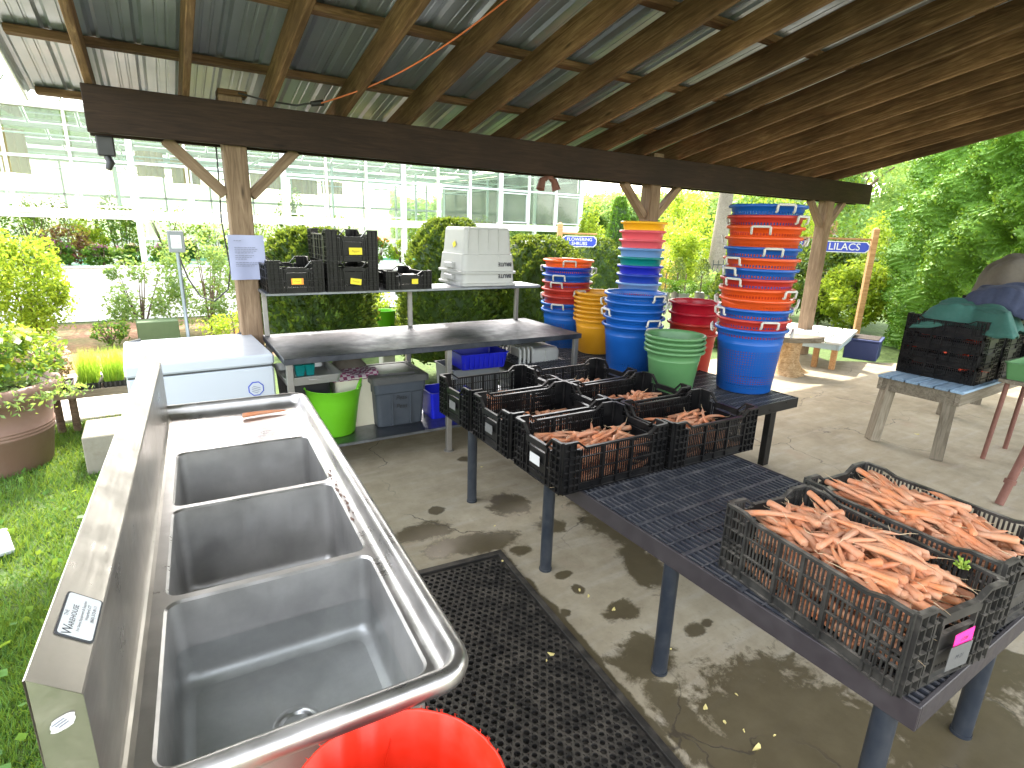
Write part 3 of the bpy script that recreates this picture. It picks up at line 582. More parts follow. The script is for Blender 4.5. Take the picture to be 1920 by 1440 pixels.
for i,(x,y,rz,lab) in enumerate(far):
    random.seed(50+i); zf=(.145,.09,.095,.13,.135,.125)[i]
    for k in range(n3[i]):
        q=k/n3[i]; ox,oy=random.gauss(.04,.08),random.gauss(0,.05); a=random.gauss(.2,.45)
        carrot(x+ox,y+max(-.10,min(.10,oy)),TZ+zf-.005+.035*q,random.uniform(-.35,.25),a+(PI if random.random()<.4 else 0),1.0,
               ['orange carrot piled in the black crate with the blank white card','orange carrot lying in the middle crate of the left row','pale orange carrot in the lattice sided crate far left','orange carrot heaped in the crate beside the empty grating','orange carrot heaped in the crate below the green buckets','orange carrot heaped in the farthest right row crate'][i],'carrots in crate %s of the grated tables'%('one','two','three','four','five','six')[i])
big=[(1.755,.745,R(90-8),'large dusty black crate heaped with muddy carrots, pink tag on its near end'),(2.22,.74,R(90-4),'large black crate heaped with carrots at the right edge of the table')]
for i,(x,y,rz,lab) in enumerate(big):
    t=crate(CMN,(x,y,TZ),rz,lab,'large crates heaped with carrots')
    if i==0:
        slip(t,M['pinklab'],.085,.05,-.338,-.01,.135,PI,'1736',.017,M['ink'],R(3)); slip(t,M['greylab'],.10,.075,-.342,-.0,.085,PI,'M 21',.018,M['ink'],R(-2))
    fillbox(x,y,rz,.60,.385,TZ+.02,TZ+.14,190,40+i); fillbox(x,y,rz,.60,.385,TZ+.14,TZ+.195,200,44+i)
    for k in range((112,92)[i]):
        q=k/(112,92)[i]; ox=random.uniform(-.235,.235); oy=random.uniform(-.125,.125); 
        a=random.gauss(.15,.75) if i==0 else random.gauss(-.1,.35)
        if abs(oy)+abs(math.sin(a))*.11>.18: a=math.asin(max(0,(.175-abs(oy))/.12))*(1 if a>0 else -1)
        ox=max(-.20,min(.20,ox))
        dome=.045*(1-(ox/.31)**2)*(1-(oy/.2)**2)
        z=TZ+.178+dome+.040*q; ca,sa=math.cos(rz),math.sin(rz)
        carrot(x+ox*ca-oy*sa,y+ox*sa+oy*ca,z,random.uniform(-.20,.20),rz+a+(PI if random.random()<.45 else 0),random.uniform(.9,1.2),
               ('muddy orange carrot heaped in the large crate with the pink tag','muddy orange carrot heaped in the large crate at the right edge')[i],('carrots heaped in the pink tagged crate','carrots heaped in the right edge crate')[i])
fo=fill.build('carrots',[M['carrot'],M['root']]); tag(fo,'deep layers of orange carrots packed inside the black crates','carrots',None,'stuff')
lc=mobj('carrot',CM[3]); lc.location=(.345,2.745,.870); lc.rotation_euler=(0,0,R(-2)); lc.scale=(1.0,)*3; tag(lc,'single orange carrot lying alone on the sink drainboard','carrot')
b=MB(); random.seed(8)
for i in range(26): a=random.uniform(0,6.28); e=random.uniform(.4,1.3); r_=random.uniform(.012,.04); b.tube([(0,0,0),(r_*math.cos(a)*math.cos(e),r_*math.sin(a)*math.cos(e),r_*math.sin(e))],[.002,.0035],4)
cg=b.build('greens',leafm('carrot_greens',(.25,.40,.05),(.45,.55,.12)),None); cg.location=(1.90,.50,TZ+.235); tag(cg,'tuft of pale green carrot top on the carrots near the pink tag','greens')

# ------------------------------------------------------------------ grated tables
def grate_table(x0,x1,y0,y1,legs,label,rz=0,group='dark plastic grated tables',fm=None,lm=None):
    t=thing('grated_table',label,'table',(x0,y0,0),rz,group); W_,D_=x1-x0,y1-y0
    b=MB(); z1=TZ-.002; z0=z1-.075; e=.012
    b.cbox(0,e,0,D_,z0,z1+.002,.002); b.cbox(W_-e,W_,0,D_,z0,z1+.002,.002); b.cbox(e,W_-e,0,e,z0,z1+.002,.002); b.cbox(e,W_-e,D_-e,D_,z0,z1+.002,.002); b.build('frame',fm or M['grate_edge'],t)
    b=MB(); x=e+.012
    while x<W_-e: b.box(x,x+.010,e,D_-e,z1-.028,z1-.0015); x+=.029
    y=e+.04; k=0
    while y<D_-e: b.box(e,W_-e,y,y+(.008 if k%3 else .018),z1-.03,z1); y+=.082; k+=1
    b.build('grating',M['grate'],t)
    for (lx,ly) in legs:
        b=MB(); b.tube([(lx,ly,0),(lx,ly,z0+.03)],.031,20); b.tube([(lx,ly,0),(lx,ly,.012)],.034,20)
        if lm: b=MB(); b.cbox(lx-.035,lx+.035,ly-.025,ly+.025,0,z0+.03,.003)
        b.build('leg',lm or M['pvc'],t)
grate_table(1.53,2.56,.405,3.20,[(.035,.08),(.79,.08),(.035,.86),(.95,.86),(.035,1.68),(.97,1.7),(.05,2.55),(.97,2.6)],'long dark grated plastic table carrying all the carrot crates')
grate_table(2.575,3.97,2.24,4.75,[(1.33,.16),(.05,.2),(1.33,2.4),(.1,2.4)],'black grated table carrying the bucket stacks',0,'dark plastic grated tables',M['crate'],M['crate'])

# ------------------------------------------------------------------ rubber mat
mt=thing('rubber_mat','black rubber mat full of round holes on the floor beside the sink','mat',(1.44,2.345,.0),R(-5.1))
b=MB(); W_,D_=.95,2.35; h=.014; p_=.0345; e=.035
def holecell(cx,cy,w2,d2,r,n=12):
    top=[(cx+r*math.cos(2*PI*i/n+PI/n),cy+r*math.sin(2*PI*i/n+PI/n),h) for i in range(n)]
    out=[]
    for x,y,z in top:
        dx,dy=x-cx,y-cy; s=min(w2/abs(dx) if abs(dx)>1e-9 else 9e9,d2/abs(dy) if abs(dy)>1e-9 else 9e9); out.append((cx+dx*s,cy+dy*s,h))
    b.loft([out,top],0,True,False); b.loft([top,[(x,y,.001) for x,y,z in top]],0,True,True)
ny=int((D_-2*e)/(p_*.87)); nx=int((W_-2*e)/p_)
for j in range(ny):
    for i in range(nx):
        cx=-W_+e+(i+.5+(.25 if j%2 else -.25))*p_; cy=-D_+e+(j+.5)*p_*.87; holecell(cx,cy,p_/2,p_*.87/2,p_*(.36 if (i+j*2)%3 else .30))
b.add([(-W_,-D_,.0012),(0,-D_,.0012),(0,0,.0012),(-W_,0,.0012)],[(0,1,2,3)])
for (x0,x1,y0,y1) in ((-W_,-W_+e-.005,-D_,0),(-e+.005+.0,0,-D_,0),(-W_,0,-e,0),(-W_,0,-D_,-D_+e)): b.cbox(x0,x1,y0,y1,.0,h+(.0015 if x1-x0<.1 else .001),.0007)
b.build('mat_sheet',plast('rubber',(.014,.013,.012),.55,.28,(.20,.17,.13)),mt)

# ------------------------------------------------------------------ galvanised work bench
bench=thing('work_bench','galvanised steel work bench with lower shelf and overshelf','bench',(.62,3.79,0),R(-.6))
BXW,BYD=2.47,.94
b=MB(); b.cbox(0,BXW,0,BYD,.838,.88,.003); b.build('bench_top',M['galv'],bench)
b=MB(); b.cbox(.02,1.66,.03,BYD-.03,.19,.213,.003); b.cbox(1.66,BXW-.02,.30,BYD-.03,.19,.213,.003); b.build('lower_shelf',M['galv3'],bench)
for (x,y) in ((.035,.035),(1.20,.035),(BXW-.04,.035),(.035,BYD-.035),(1.20,BYD-.035),(BXW-.04,BYD-.035)): b=MB(); b.cbox(x-.021,x+.021,y-.021,y+.021,.006,.838,.003); b.tube([(x,y,0),(x,y,.008)],.04,16); b.build('leg',M['galv2'],bench)
b=MB(); b.cbox(.0,2.42,.60,BYD+.02,1.222,1.245,.003); b.build('overshelf',M['galv3'],bench)
for x in (.03,1.22,2.33): b=MB(); b.cbox(x-.018,x+.018,.87,.905,.88,1.222,.003); b.build('shelf_support',M['galv2'],bench)
SZ=1.247
CS=crate_mesh(.60,.40,.235,.035,.05,.0125,M['crate'],.035,'crate_body',True,.0042)
CSL=crate_mesh(.60,.40,.15,.02,.03,.0125,M['crate'],.035,'crate_body',True,.004)
g='black crates stored on the overshelf'
def shelfcrate(me,x,y,z,rz,lab): return crate(me,(x,y,z),rz,lab,g)
t=shelfcrate(CS,.845,4.62,SZ,R(90),'black crate with an orange and yellow card at the left end of the overshelf'); slip(t,M['orangelab'],.085,.045,-.302,.0,.085,PI); slip(t,M['yellowlab'],.062,.038,-.3045,.004,.088,PI,'Onion',.016)
t=shelfcrate(CS,1.265,4.62,SZ,R(90),'lower black crate of the stacked pair, crooked yellow card on its front'); slip(t,M['yellowlab'],.085,.045,-.302,-.01,.075,PI,'Tomato',.017,None,R(-8))
t=shelfcrate(CS,1.265,4.62,SZ+.225,R(90.5),'upper black crate of the stacked pair with a straight yellow card'); slip(t,M['yellowlab'],.10,.052,-.302,-.015,.078,PI,'Pepper',.022)
t=shelfcrate(CSL,1.72,4.62,SZ,R(90),'shallow black crate with a square yellow card right of the stacked pair'); slip(t,M['yellowlab'],.055,.04,-.302,-.04,.065,PI)
b=MB(); b.cbox(-.07,.07,-.05,.05,0,.02,.002,0,TR(0,0,0,.1,0,.2)); o=b.build('paper_pad',M['whitelab']); o.location=(1.76,4.45,SZ+.09); tag(o,'small pad of white paper inside the shallow black crate','paper')
# upturned white totes
def tote_mesh(L,W_,H):
    b=MB(); ht=H; 
    lo=[]
    for z,g_ in ((0,.03),(.02,.032),(.024,.018),(H*.42,.004),(H*.43,-.004),(H*.5,-.008),(H-.02,-.020),(H,-.030),(H+.003,-.045)):
        lo.append(rrect(0,0,L+2*g_,W_+2*g_,.045,z,5))
    b.loft(lo,0,True,False,None,False,True)
    for s in (-1,1): b.cbox(s*(L/2+.0)-.0,s*(L/2+.0)+.045*s if s>0 else s*(L/2)+.0,-.09,.09,.04,.09,.006) if s>0 else b.cbox(-L/2-.045,-L/2,-.09,.09,.04,.09,.006)
    for x in (-.20,-.1,0,.1): b.cbox(x-.004,x+.004,-W_/2+.005,-W_/2+.02,H*.5,H-.01,.002,0,Matrix.Translation((0,0,0)))
    b.cbox(.09,.10,-W_/2-.012,-W_/2+.012,.03,H*.42,.002); b.cbox(-.12,-.11,-W_/2-.006,-W_/2+.012,.03,H*.42,.002)
    return b.mesh('tote_body',M['whitep'])
TM=tote_mesh(.50,.50,.40)
for k,(z,lab) in enumerate(((SZ,'lower white tote upside down on the overshelf'),(SZ+.105,'upper white tote upside down and nested, yellow scrap on its side'))):
    t=thing('tote',lab,'tote',(2.53,4.69,z),R(-2),'upturned white totes'); mobj('tote_body',TM,t)
    me=text_mesh('BRUTE',.046,M['ink'],0,bold=.0016); o=mobj('lettering',me,t); o.matrix_local=Matrix.Translation((.155,-.2675,.085))@Matrix.Rotation(R(90),4,'X')@Matrix.Rotation(PI,4,'Z')
    if k: slip(t,M['yellowlab'],.06,.045,-.247,-.04,.25,PI,None,.02,None,R(25),'label')

# things under the bench
t=thing('flexible_bucket','lime green flexible bucket with looped handles on the lower shelf','bucket',(1.0,4.09,.214),R(-25))
b=MB(); H=.36; b.lathe([(0,.004),(.135,.0),(.145,.01),(.185,H*.75),(.205,H),(.209,H+.003),(.205,H+.006),(.200,H),(.18,H*.75),(.14,.012),(0,.010)],48); b.build('bucket_body',M['lime'],t)
for s in (0,PI): b=MB(); b.tube([(.205*math.cos(s+a),.205*math.sin(s+a),H+.055*math.cos(a/.42*PI/2)**.6 if abs(a)<.42 else H) for a in [(-.42+.84*i/12) for i in range(13)]],.009,8); b.build('handle',M['lime'],t)
t=thing('storage_tote','dark grey lidded storage tote with marker writing on its front','tote',(1.50,4.21,.214),R(-1.5))
b=MB(); lo=[rrect(0,0,.36+g_,.40+g_,.035,z,5) for z,g_ in ((0,0),(.01,.01),(.27,.04),(.28,.055),(.36,.06),(.365,.03))]; b.loft(lo,0,True,False,None,True,True); b.cbox(-.075,-.068,-.228,-.19,.01,.36,.002); b.cbox(.072,.079,-.228,-.19,.01,.36,.002); b.build('tote_body',M['tote'],t)
b=MB(); lo=[rrect(0,0,.44+g_,.48+g_,.03,z,5) for z,g_ in ((.36,.02),(.40,.02),(.41,0),(.412,-.08),(.405,-.09)) ]; b.loft(lo,0,True,False,None,True,True); b.loft([rrect(0,0,.30,.32,.02,.405,4),rrect(0,0,.28,.30,.02,.418,4)],0,True,False,None,False,True); b.build('lid',M['tote_lid'],t)
for z,s_ in ((.235,'Pe45'),(.165,'Peas')): o=mobj('lettering',text_mesh(s_.replace('45','as'),.05,M['black'],0,shear=.2),t); o.matrix_local=Matrix.Translation((0,-.2245,z))@Matrix.Rotation(R(90),4,'X')
t=thing('storage_box','cream storage box under a folded checked cloth beside the grey tote','box',(1.19,4.33,.214)); b=MB(); b.loft([rrect(0,0,.30,.42,.03,0,4),rrect(0,0,.34,.46,.03,.40,4)],0,True,False,None,True,True); b.build('box_body',M['cream'],t)
b=MB(); vs=[];fs=[]
for i in range(11):
    for j in range(9): u,v=i/10,j/8; vs.append((-.17+.36*u,-.24+.3*v,.02*math.sin(u*8)*math.sin(v*5)+.012-(.04 if j==0 else 0)))
for i in range(10):
    for j in range(8): q=i*9+j; fs.append((q,q+9,q+10,q+1))
b.add(vs,fs,0,True); o=b.build('checked_cloth',M['pinkcheck']); o.location=(1.17,4.33,.63); tag(o,'pink and white checked cloth on the cream box','cloth')
b=MB(); b.lathe([(0,.10),(.05,.095),(.10,.06),(.13,.02),(.15,0)],20,0,None,True,1.0,.7); o=b.build('sack',M['cloth_grey']); o.location=(1.19,4.36,.655); tag(o,'crumpled dark grey sack on the checked cloth','sack')
t=thing('tub','dark tub under the roasting tin at the left end of the lower shelf','tub',(.83,4.30,.214)); b=MB(); b.loft([rrect(0,0,.28,.38,.03,0,4),rrect(0,0,.32,.42,.03,.42,4)],0,True,False,None,True,True); b.build('tub_body',M['black'],t)
t=thing('roasting_tin','dull grey metal roasting tin on the dark tub','tin',(.84,4.20,.64),R(0)); b=MB(); lo=[rrect(0,0,.36+g_,.46+g_,.03,z,5) for z,g_ in ((0,-.03),(.002,0),(.06,.03),(.062,.045),(.065,.045),(.065,.03),(.012,0))]; b.loft(lo,0,True,False,None,True,True); b.tube([(-.04,-.25,.045),(-.03,-.27,.045),(.03,-.27,.045),(.04,-.25,.045)],.004,6); b.build('tin_body',M['tin'],t)
for k,(x,y) in enumerate(((.79,4.2),(.86,4.2))):
    b=MB(); b.loft([rrect(0,0,.055,.055,.008,0,3),rrect(0,0,.075,.075,.01,.085,3),rrect(0,0,.069,.069,.01,.085,3),rrect(0,0,.05,.05,.008,.01,3)],0,True,False); o=b.build('seedling_pot',M['p_teal']); o.location=(x,y,.655); tag(o,('left','right')[k]+' one of two dark green square pots in the roasting tin','pot',"square pots in the roasting tin")
def openbin(name,label,cat,loc,rz,L,W_,H,mat_,th=.006,rib=0):
    t=thing(name,label,cat,loc,rz); b=MB(); b.loft([rrect(0,0,L-.04,W_-.04,.02,0,4),rrect(0,0,L,W_,.025,H,4),rrect(0,0,L+.02,W_+.02,.03,H+.002,4),rrect(0,0,L+.02,W_+.02,.03,H+.008,4),rrect(0,0,L-.012,W_-.012,.02,H+.008,4),rrect(0,0,L-.05,W_-.05,.015,th,4)],0,True,False,None,True,True)
    if rib:
        x=-L/2+.03
        while x<L/2-.02: b.cbox(x,x+.008,-W_/2-.004,-W_/2+.012,.01,H,.002); x+=.045
    b.build(name+'_body',mat_,t); return t
openbin('bin','blue plastic bin on the lower shelf between grey tote and crates','bin',(1.93,4.12,.214),R(0),.36,.26,.22,M['bluebin'])
openbin('bin','grey bin below the blue tray at the right end of the bench','bin',(2.24,4.30,.214),R(0),.46,.40,.36,M['p_purple'] if 0 else plast('grey_bin',(.16,.17,.18),.4,.05))
openbin('tray','bright blue plastic tray on the grey bin under the bench','tray',(2.28,4.20,.585),R(-3),.44,.34,.13,M['bluebin'],.006,1)
t=thing('tote','white tote lying on its side with nested rims under the bench right end','tote',(2.86,4.25,.49),0)
for k in range(4): b=MB(); b.loft([rrect(0,0,.36+g_,.40+g_,.05,0,4) for g_ in (0,.03)]+[rrect(0,0,.39,.43,.05,.02,4),rrect(0,0,.36,.40,.05,.02,4)],0,True,False,Matrix.Translation((-.24+.045*k,0,.05))@Matrix.Rotation(R(90),4,'Y')); b.build('rim',M['whitep'],t)
b=MB(); b.loft([rrect(0,0,.34,.40,.04,0,4),rrect(0,0,.33,.38,.04,.28,4),rrect(0,0,.30,.35,.04,.30,4)],0,True,False,Matrix.Translation((-.08,0,.05))@Matrix.Rotation(R(90),4,'Y'),True,True); b.cbox(.05,.06,-.205,-.19,-.10,.2,.002); b.build('tote_body',M['whitep'],t)
openbin('bin','second grey bin under the lying white tote','bin',(2.86,4.25,.214),0,.42,.42,.25,plast('grey_bin_light',(.25,.26,.27),.4,.05))
# chest freezer
t=thing('chest_freezer','white chest freezer with a round badge and sunlit lid','freezer',(-.25,3.95,0),R(2))
FW,FD,FH=.835,.86,.885
b=MB(); b.cbox(0,FW,.0,FD,.03,FH-.085,.012); b.build('cabinet',M['enamel'],t); b=MB(); b.cbox(.006,FW-.006,.008,FD-.006,FH-.088,FH-.07,.004); b.build('gasket',M['seal'],t)
b=MB(); b.cbox(-.006,FW+.006,-.008,FD,FH-.072,FH,.012); b.build('lid',M['enamel'],t)
b=MB(); b.tube([(.02,-.0,FH-.012),(.3,-.001,FH-.014),(.6,.001,FH-.011),(FW-.02,0,FH-.01)],.0035,6); b.build('trim_cord',M['seal'],t)
b=MB(); b.tube([(0,-.003,0),(0,.002,0)],.052,8); bd=b.build('badge',M['signblue'],t); bd.matrix_local=TR(.71,-.001,.655,0,R(22),0)
b=MB(); b.tube([(0,-.0045,0),(0,.001,0)],.045,8); b.build('badge_face',M['enamel'],bd)
b=MB(); [b.box(-.028+.004*abs(i),.028-.004*abs(i),-.0052,-.0046,.012*i-.002,.012*i+.002) for i in (-2,-1,0,1)]; b.build('printing',M['greytext'],bd)
b=MB(); b.tube([(.02,FD-.03,FH-.01),(.1,FD-.04,FH+.008)],.012,8); b.tube([(.72,FD-.03,FH-.01),(.78,FD-.03,FH+.008)],.012,8); b.build('hinge',M['seal'],t)
# red tub at the bottom edge
t=thing('red_bin','bright red plastic bin with a rough cut rim in front of the sink','bin',(.222,.655,0),0)
b=MB(); n=72; rr=random.Random(4); lo=[]
for r_,z,j in ((.15,.0,0),(.175,.55,0),(.186,.855,.0015),(.184,.859,.002),(.181,.856,.001),(.171,.55,0),(.145,.02,0)): lo.append([((r_+rr.gauss(0,j)*.5)*math.cos(2*PI*i/n),(r_+rr.gauss(0,j)*.5)*math.sin(2*PI*i/n),z+rr.gauss(0,j)*.6) for i in range(n)])
b.loft(lo,0,True,True,None,True,True); b.build('bin_body',M['redp'],t)
b=MB()
for i in range(60): a=rr.uniform(0,6.28); b.tube([(.184*math.cos(a),.184*math.sin(a),.857),(.187*math.cos(a+.02),.187*math.sin(a+.02),.861+rr.uniform(0,.003)),(.188*math.cos(a+rr.uniform(-.03,.03)),.188*math.sin(a),.860)],[.0009,.0006,.0003],4)
b.tube([(.05,.172,.80),(.03,.165,.74),(.04,.160,.68),(.02,.15,.60)],.0012,4); b.build('shavings',M['redp'],t)

# ------------------------------------------------------------------ baskets and buckets
def bucket_mesh(D,d,H,name='basket_body',uv=True,ring=True):
    Rr,r0=D/2,d/2; pr=[(0,.006),(r0*.93,.003),(r0,.012),(r0+(Rr-r0)*.45,H*.74),(r0+(Rr-r0)*.45+.004,H*.76),(r0+(Rr-r0)*.45+.004,H*.775),(r0+(Rr-r0)*.48,H*.79),(Rr-.024,H-.026),(Rr-.004,H-.022),(Rr,H-.014),(Rr-.001,H-.005),(Rr-.008,H),(Rr-.022,H-.002),(Rr-.027,H-.02)]
    inner=[(r0+(Rr-r0)*.45-.005,H*.74),(r0-.006,.016),(0,.012)]
    b=MB(); b.lathe(pr+inner,56); me=b.mesh(name,[M['p_blue']]); 
    uvl=me.uv_layers.new(name='UVMap'); 
    for pl in me.polygons:
        us=[]
        for li in pl.loop_indices: v=me.vertices[me.loops[li].vertex_index].co; us.append((math.atan2(v.y,v.x)/(2*PI))%1)
        if max(us)-min(us)>.5: us=[u+1 if u<.5 else u for u in us]
        for li,u in zip(pl.loop_indices,us): uvl.data[li].uv=(u,me.vertices[me.loops[li].vertex_index].co.z*.5/H)
    return me
HB={}
def handle_mesh(Rr,H):
    b=MB(); w_=.060; b.tube([(Rr+.002,-w_,H-.055),(Rr+.016,-w_,H-.050),(Rr+.020,-w_,H-.012),(Rr+.020,-w_*.92,H-.006),(Rr+.020,w_*.92,H-.006),(Rr+.020,w_,H-.012),(Rr+.016,w_,H-.050),(Rr+.002,w_,H-.055)],.0085,8); return b.mesh('handle',M['handle'])
def stackof(x,y,z0,specs,D,d,H,step,group,plural,lean=(0,0),perfd=True,seed=1,handles=True,zs=None,H0=None,ord_=None):
    me=bucket_mesh(D,d,H); hm=handle_mesh(D/2,H); rr=random.Random(seed); n=len(specs)
    ords=['bottom','second','third','fourth','fifth','sixth','seventh','eighth','ninth','tenth','eleventh','twelfth','top']
    for k,sp_ in enumerate(specs):
        col,rot=(sp_ if isinstance(sp_,tuple) else (sp_,rr.uniform(0,360)))
        z=z0+(zs[k] if zs else step*k); 
        place='bottommost' if k==0 else ('topmost' if k==n-1 else ords[k]+' from the bottom')
        t=thing('basket' if perfd else 'bucket','%s %s, %s of the %s'%(col.replace('lightblue','light blue').replace('brightorange','bright orange').replace('hotpink','hot pink').replace('darkred','dark red').replace('deepblue','deep blue'),'basket' if perfd else 'bucket',place,plural),'basket' if perfd else 'bucket',(x+lean[0]*(z-z0)+rr.uniform(-.003,.003),y+lean[1]*(z-z0)+rr.uniform(-.003,.003),z),R(rot),group)
        o=mobj('basket_body' if perfd else 'bucket_body',me,t); o.material_slots[0].link='OBJECT'; o.material_slots[0].material=M[('f_' if perfd else 'p_')+col]; o.rotation_euler=(rr.uniform(-.006,.006),rr.uniform(-.006,.006),0)
        if handles:
            for s in (0,PI): h_=mobj('handle',hm,t); h_.rotation_euler=(0,0,s)
# angle of camera side is about 235 degrees
tall=[('blue',304),('red',239),('blue',158),('orange',300),('orange',268),('red',180),('blue',170),('orange',175),('blue',230),('orange',310),('orange',210),('red',270),('blue',239)]
stackof(3.80,2.60,TZ,tall,.535,.40,.50,.073,'tall stack of coloured baskets','tall basket stack',(-.012,.01))
stackof(3.43,3.50,TZ,[('blue',262),('blue',262),('blue',170),('blue',120),('blue',270)],.53,.395,.405,.066,'stack of five blue baskets','five blue baskets',(.015,0),True,3)
stackof(3.54,4.60,TZ-.02,[('blue',100),('blue',215),('darkred',110),('red',80),('darkred',210),('blue',215),('deepblue',120),('brightorange',235)],.52,.385,.40,.071,'basket stack beside the bench end','basket stack by the bench end',(0,0),True,4)
stackof(3.60,4.17,TZ,['amber']*7,.47,.335,.345,.042,'stack of amber tubs','nested amber tubs',(0,0),False,5,False)
stackof(3.26,2.86,TZ-.01,['green']*4,.455,.32,.33,.037,'stack of green buckets','nested green buckets',(0,0),False,6,False)
stackof(4.02,3.34,TZ-.2,['red','red','crimson','crimson'],.46,.33,.52,.09,'stack of red tubs','red tubs behind the green buckets',(0,0),False,7,False)
cs=['blue','deepblue','purple','lightblue','hotpink','lightblue','deepblue','navy','teal','lightblue','pink','pink','yellow']
stackof(3.93,3.98,TZ-.1,cs,.44,.30,.40,.080,'tall stack of many coloured tubs','many coloured tub stack',(0,0),False,8,False)
openbin('tub','white tub showing between the green buckets and blue baskets','tub',(3.55,3.12,TZ),R(20),.34,.30,.20,M['whitep'])

# ------------------------------------------------------------------ right side: plank bench, crate stacks, jackets, edge cart
t=thing('plank_bench','weathered wooden bench with pale blue slats carrying black crates','bench',(5.33,1.70,0),R(1))
for k in range(6): y0=-.02+.108*k; b=MB(); b.cbox(-.03,2.45,y0,y0+.093,.585,.607,.003); b.build('slat',M['blue_plank'],t)
for (x0,x1,y0,y1) in ((.0,2.42,-.0,.038),(.0,2.42,.58,.618),(.0,.038,.04,.578),(2.38,2.42,.04,.578)): b=MB(); b.cbox(x0,x1,y0,y1,.475,.583,.003); b.build('apron',M['grey_wood'],t)
for (x,y,lx,ly) in ((.06,.08,-.06,-.02),(.06,.54,-.05,.03),(2.3,.08,.05,-.02),(2.3,.54,.05,.03),(1.5,.54,.0,.03)):
    Mx,L=between((x+lx,y+ly,0),(x,y,.58)); b=MB(); b.cbox(0,L,-.045,.045,-.045,.045,.003); o=b.build('leg',M['grey_wood'],t); o.matrix_local=Mx
CSS=crate_mesh(.60,.42,.155,.03,.025,.014,M['crate'])
gg='shallow black crates stacked on the plank bench'
lb=MB(); lb.cbox(-.28,.28,-.19,.19,.012,.085,.004); DARK_FILLER=lb.mesh('dark_filler',M['black'])  # black block added inside each crate to make its interior look dark
for k,nm in enumerate(('bottom','second','third','fourth')):
    t=crate(CSS,(5.80,2.02,.610+.125*k),R(90),'shallow black crate, %s of the stack nearest the bench end'%nm,gg); mobj('dark_filler',DARK_FILLER,t)
for k,nm in enumerate(('bottom','second','third','fourth')):
    t=crate(CSS,(6.27,2.02,.610+.125*k),R(90),'shallow black crate, %s of the middle stack under the blue jacket'%nm,gg); mobj('dark_filler',DARK_FILLER,t)
for k,nm in enumerate(('bottom','second','third','fourth','fifth')):
    t=crate(CSS,(6.74,1.98,.610+.125*k),R(90),'shallow black crate, %s of the far stack under the grey jacket'%nm,gg); mobj('dark_filler',DARK_FILLER,t)
random.seed(21)
b=MB(); CAm=CM
for k in range(4):
    for j in range(16): carrot_mb(900+k*20+j,b,TR(5.80+random.uniform(-.14,.14),2.02+random.uniform(-.24,.24),.705+.125*k+random.uniform(0,.02),0,0,random.uniform(0,6)))
M['tomato']=plain('red_vegetables',(.65,.06,.02),.35)
o=b.build('vegetables',M['tomato']); tag(o,'orange red vegetables inside the shallow stacked crates','vegetables',None,'stuff')
def cloth(name,label,loc,w_,d_,h,seed,mat_,dropx=.12,dropy=.15,res=44):
    rr=np.random.default_rng(seed); ph=rr.uniform(0,6.28,(7,3)); fr=rr.uniform(1.2,6.5,(7,2)); vs=[];fs=[]
    for i in range(res+1):
        for j in range(res+1):
            u,v=i/res*2-1,j/res*2-1; ang=math.atan2(v,u); wob=1+.12*math.sin(3*ang+ph[0,0])+.08*math.sin(5*ang+ph[1,0])
            e=max(abs(u),abs(v)); x=u*w_/2*wob; y=v*d_/2*wob
            f=sum(math.sin(u*fr[k,0]+v*fr[k,1]*(1 if k%2 else -1)+ph[k,2])*(.9**k) for k in range(7))
            z=h*(1-(u*u*.7+v*v*.7))+.012*f+.016*abs(math.sin(f*1.3+u*3))-max(0,e-.72)*dropx*2.6
            vs.append((x,y,z))
    for i in range(res):
        for j in range(res): q=i*(res+1)+j; fs.append((q,q+res+1,q+res+2,q+1))
    b=MB(); b.add(vs,fs,0,True); o=b.build(name,mat_); o.location=loc; md=o.modifiers.new('s','SOLIDIFY'); md.thickness=.008; tag(o,label,name)
    return o
cloth('shirt','teal green shirt thrown over the nearest stack of shallow crates',(5.88,1.93,1.19),.56,.66,.05,2,M['cloth_teal'],.22)
cloth('jacket','blue jacket crumpled over the middle of the crate stacks',(6.22,1.82,1.28),.62,.62,.13,5,M['cloth_blue'],.16)
cloth('jacket','grey brown jacket heaped highest at the back of the crate stacks',(6.75,1.98,1.37),.60,.62,.28,9,M['cloth_grey'],.5)
t=openbin('bin','green plastic bin at the right edge of the picture','bin',(5.95,1.42,.70),0,.5,.34,.13,M['p_green'])
M['gleg']=M['iron']
t=thing('stand','small stand holding the green bin beside the crate stacks','stand',(5.95,1.42,0))
b=MB(); b.cbox(-.27,.27,-.18,.18,.67,.70,.003); b.build('stand_top',M['grey_wood'],t)
for sx in (-1,1):
    for sy in (-1,1): b=MB(); b.tube([(sx*.24,sy*.15,0),(sx*.22,sy*.13,.67)],.018,8); b.build('leg',M['iron'],t)
t=thing('cart','cart frame of rusty and galvanised pipe with a white tray at the right edge','cart',(4.78,1.16,0))
b=MB(); b.tube([(0,0,0),(.18,-.04,.55),(.40,-.09,1.05)],.026,12); b.tube([(.05,-.01,.15),(.055,-.012,.18)],.035,12); b.build('rusty_pole',M['iron'],t)
b=MB(); b.tube([(-.36,-.32,.20),(-.02,-.34,1.0)],.035,14); b.build('pipe',M['conduit'],t)
b=MB(); b.cbox(.02,.5,-.35,-.02,.50,.55,.006); b.build('tray',M['whitep'],t); b=MB(); b.box(.045,.48,-.352,-.351,.51,.54); b.box(.0195,.0199,-.33,-.04,.512,.538); b.build('printing',M['greytext'],t)
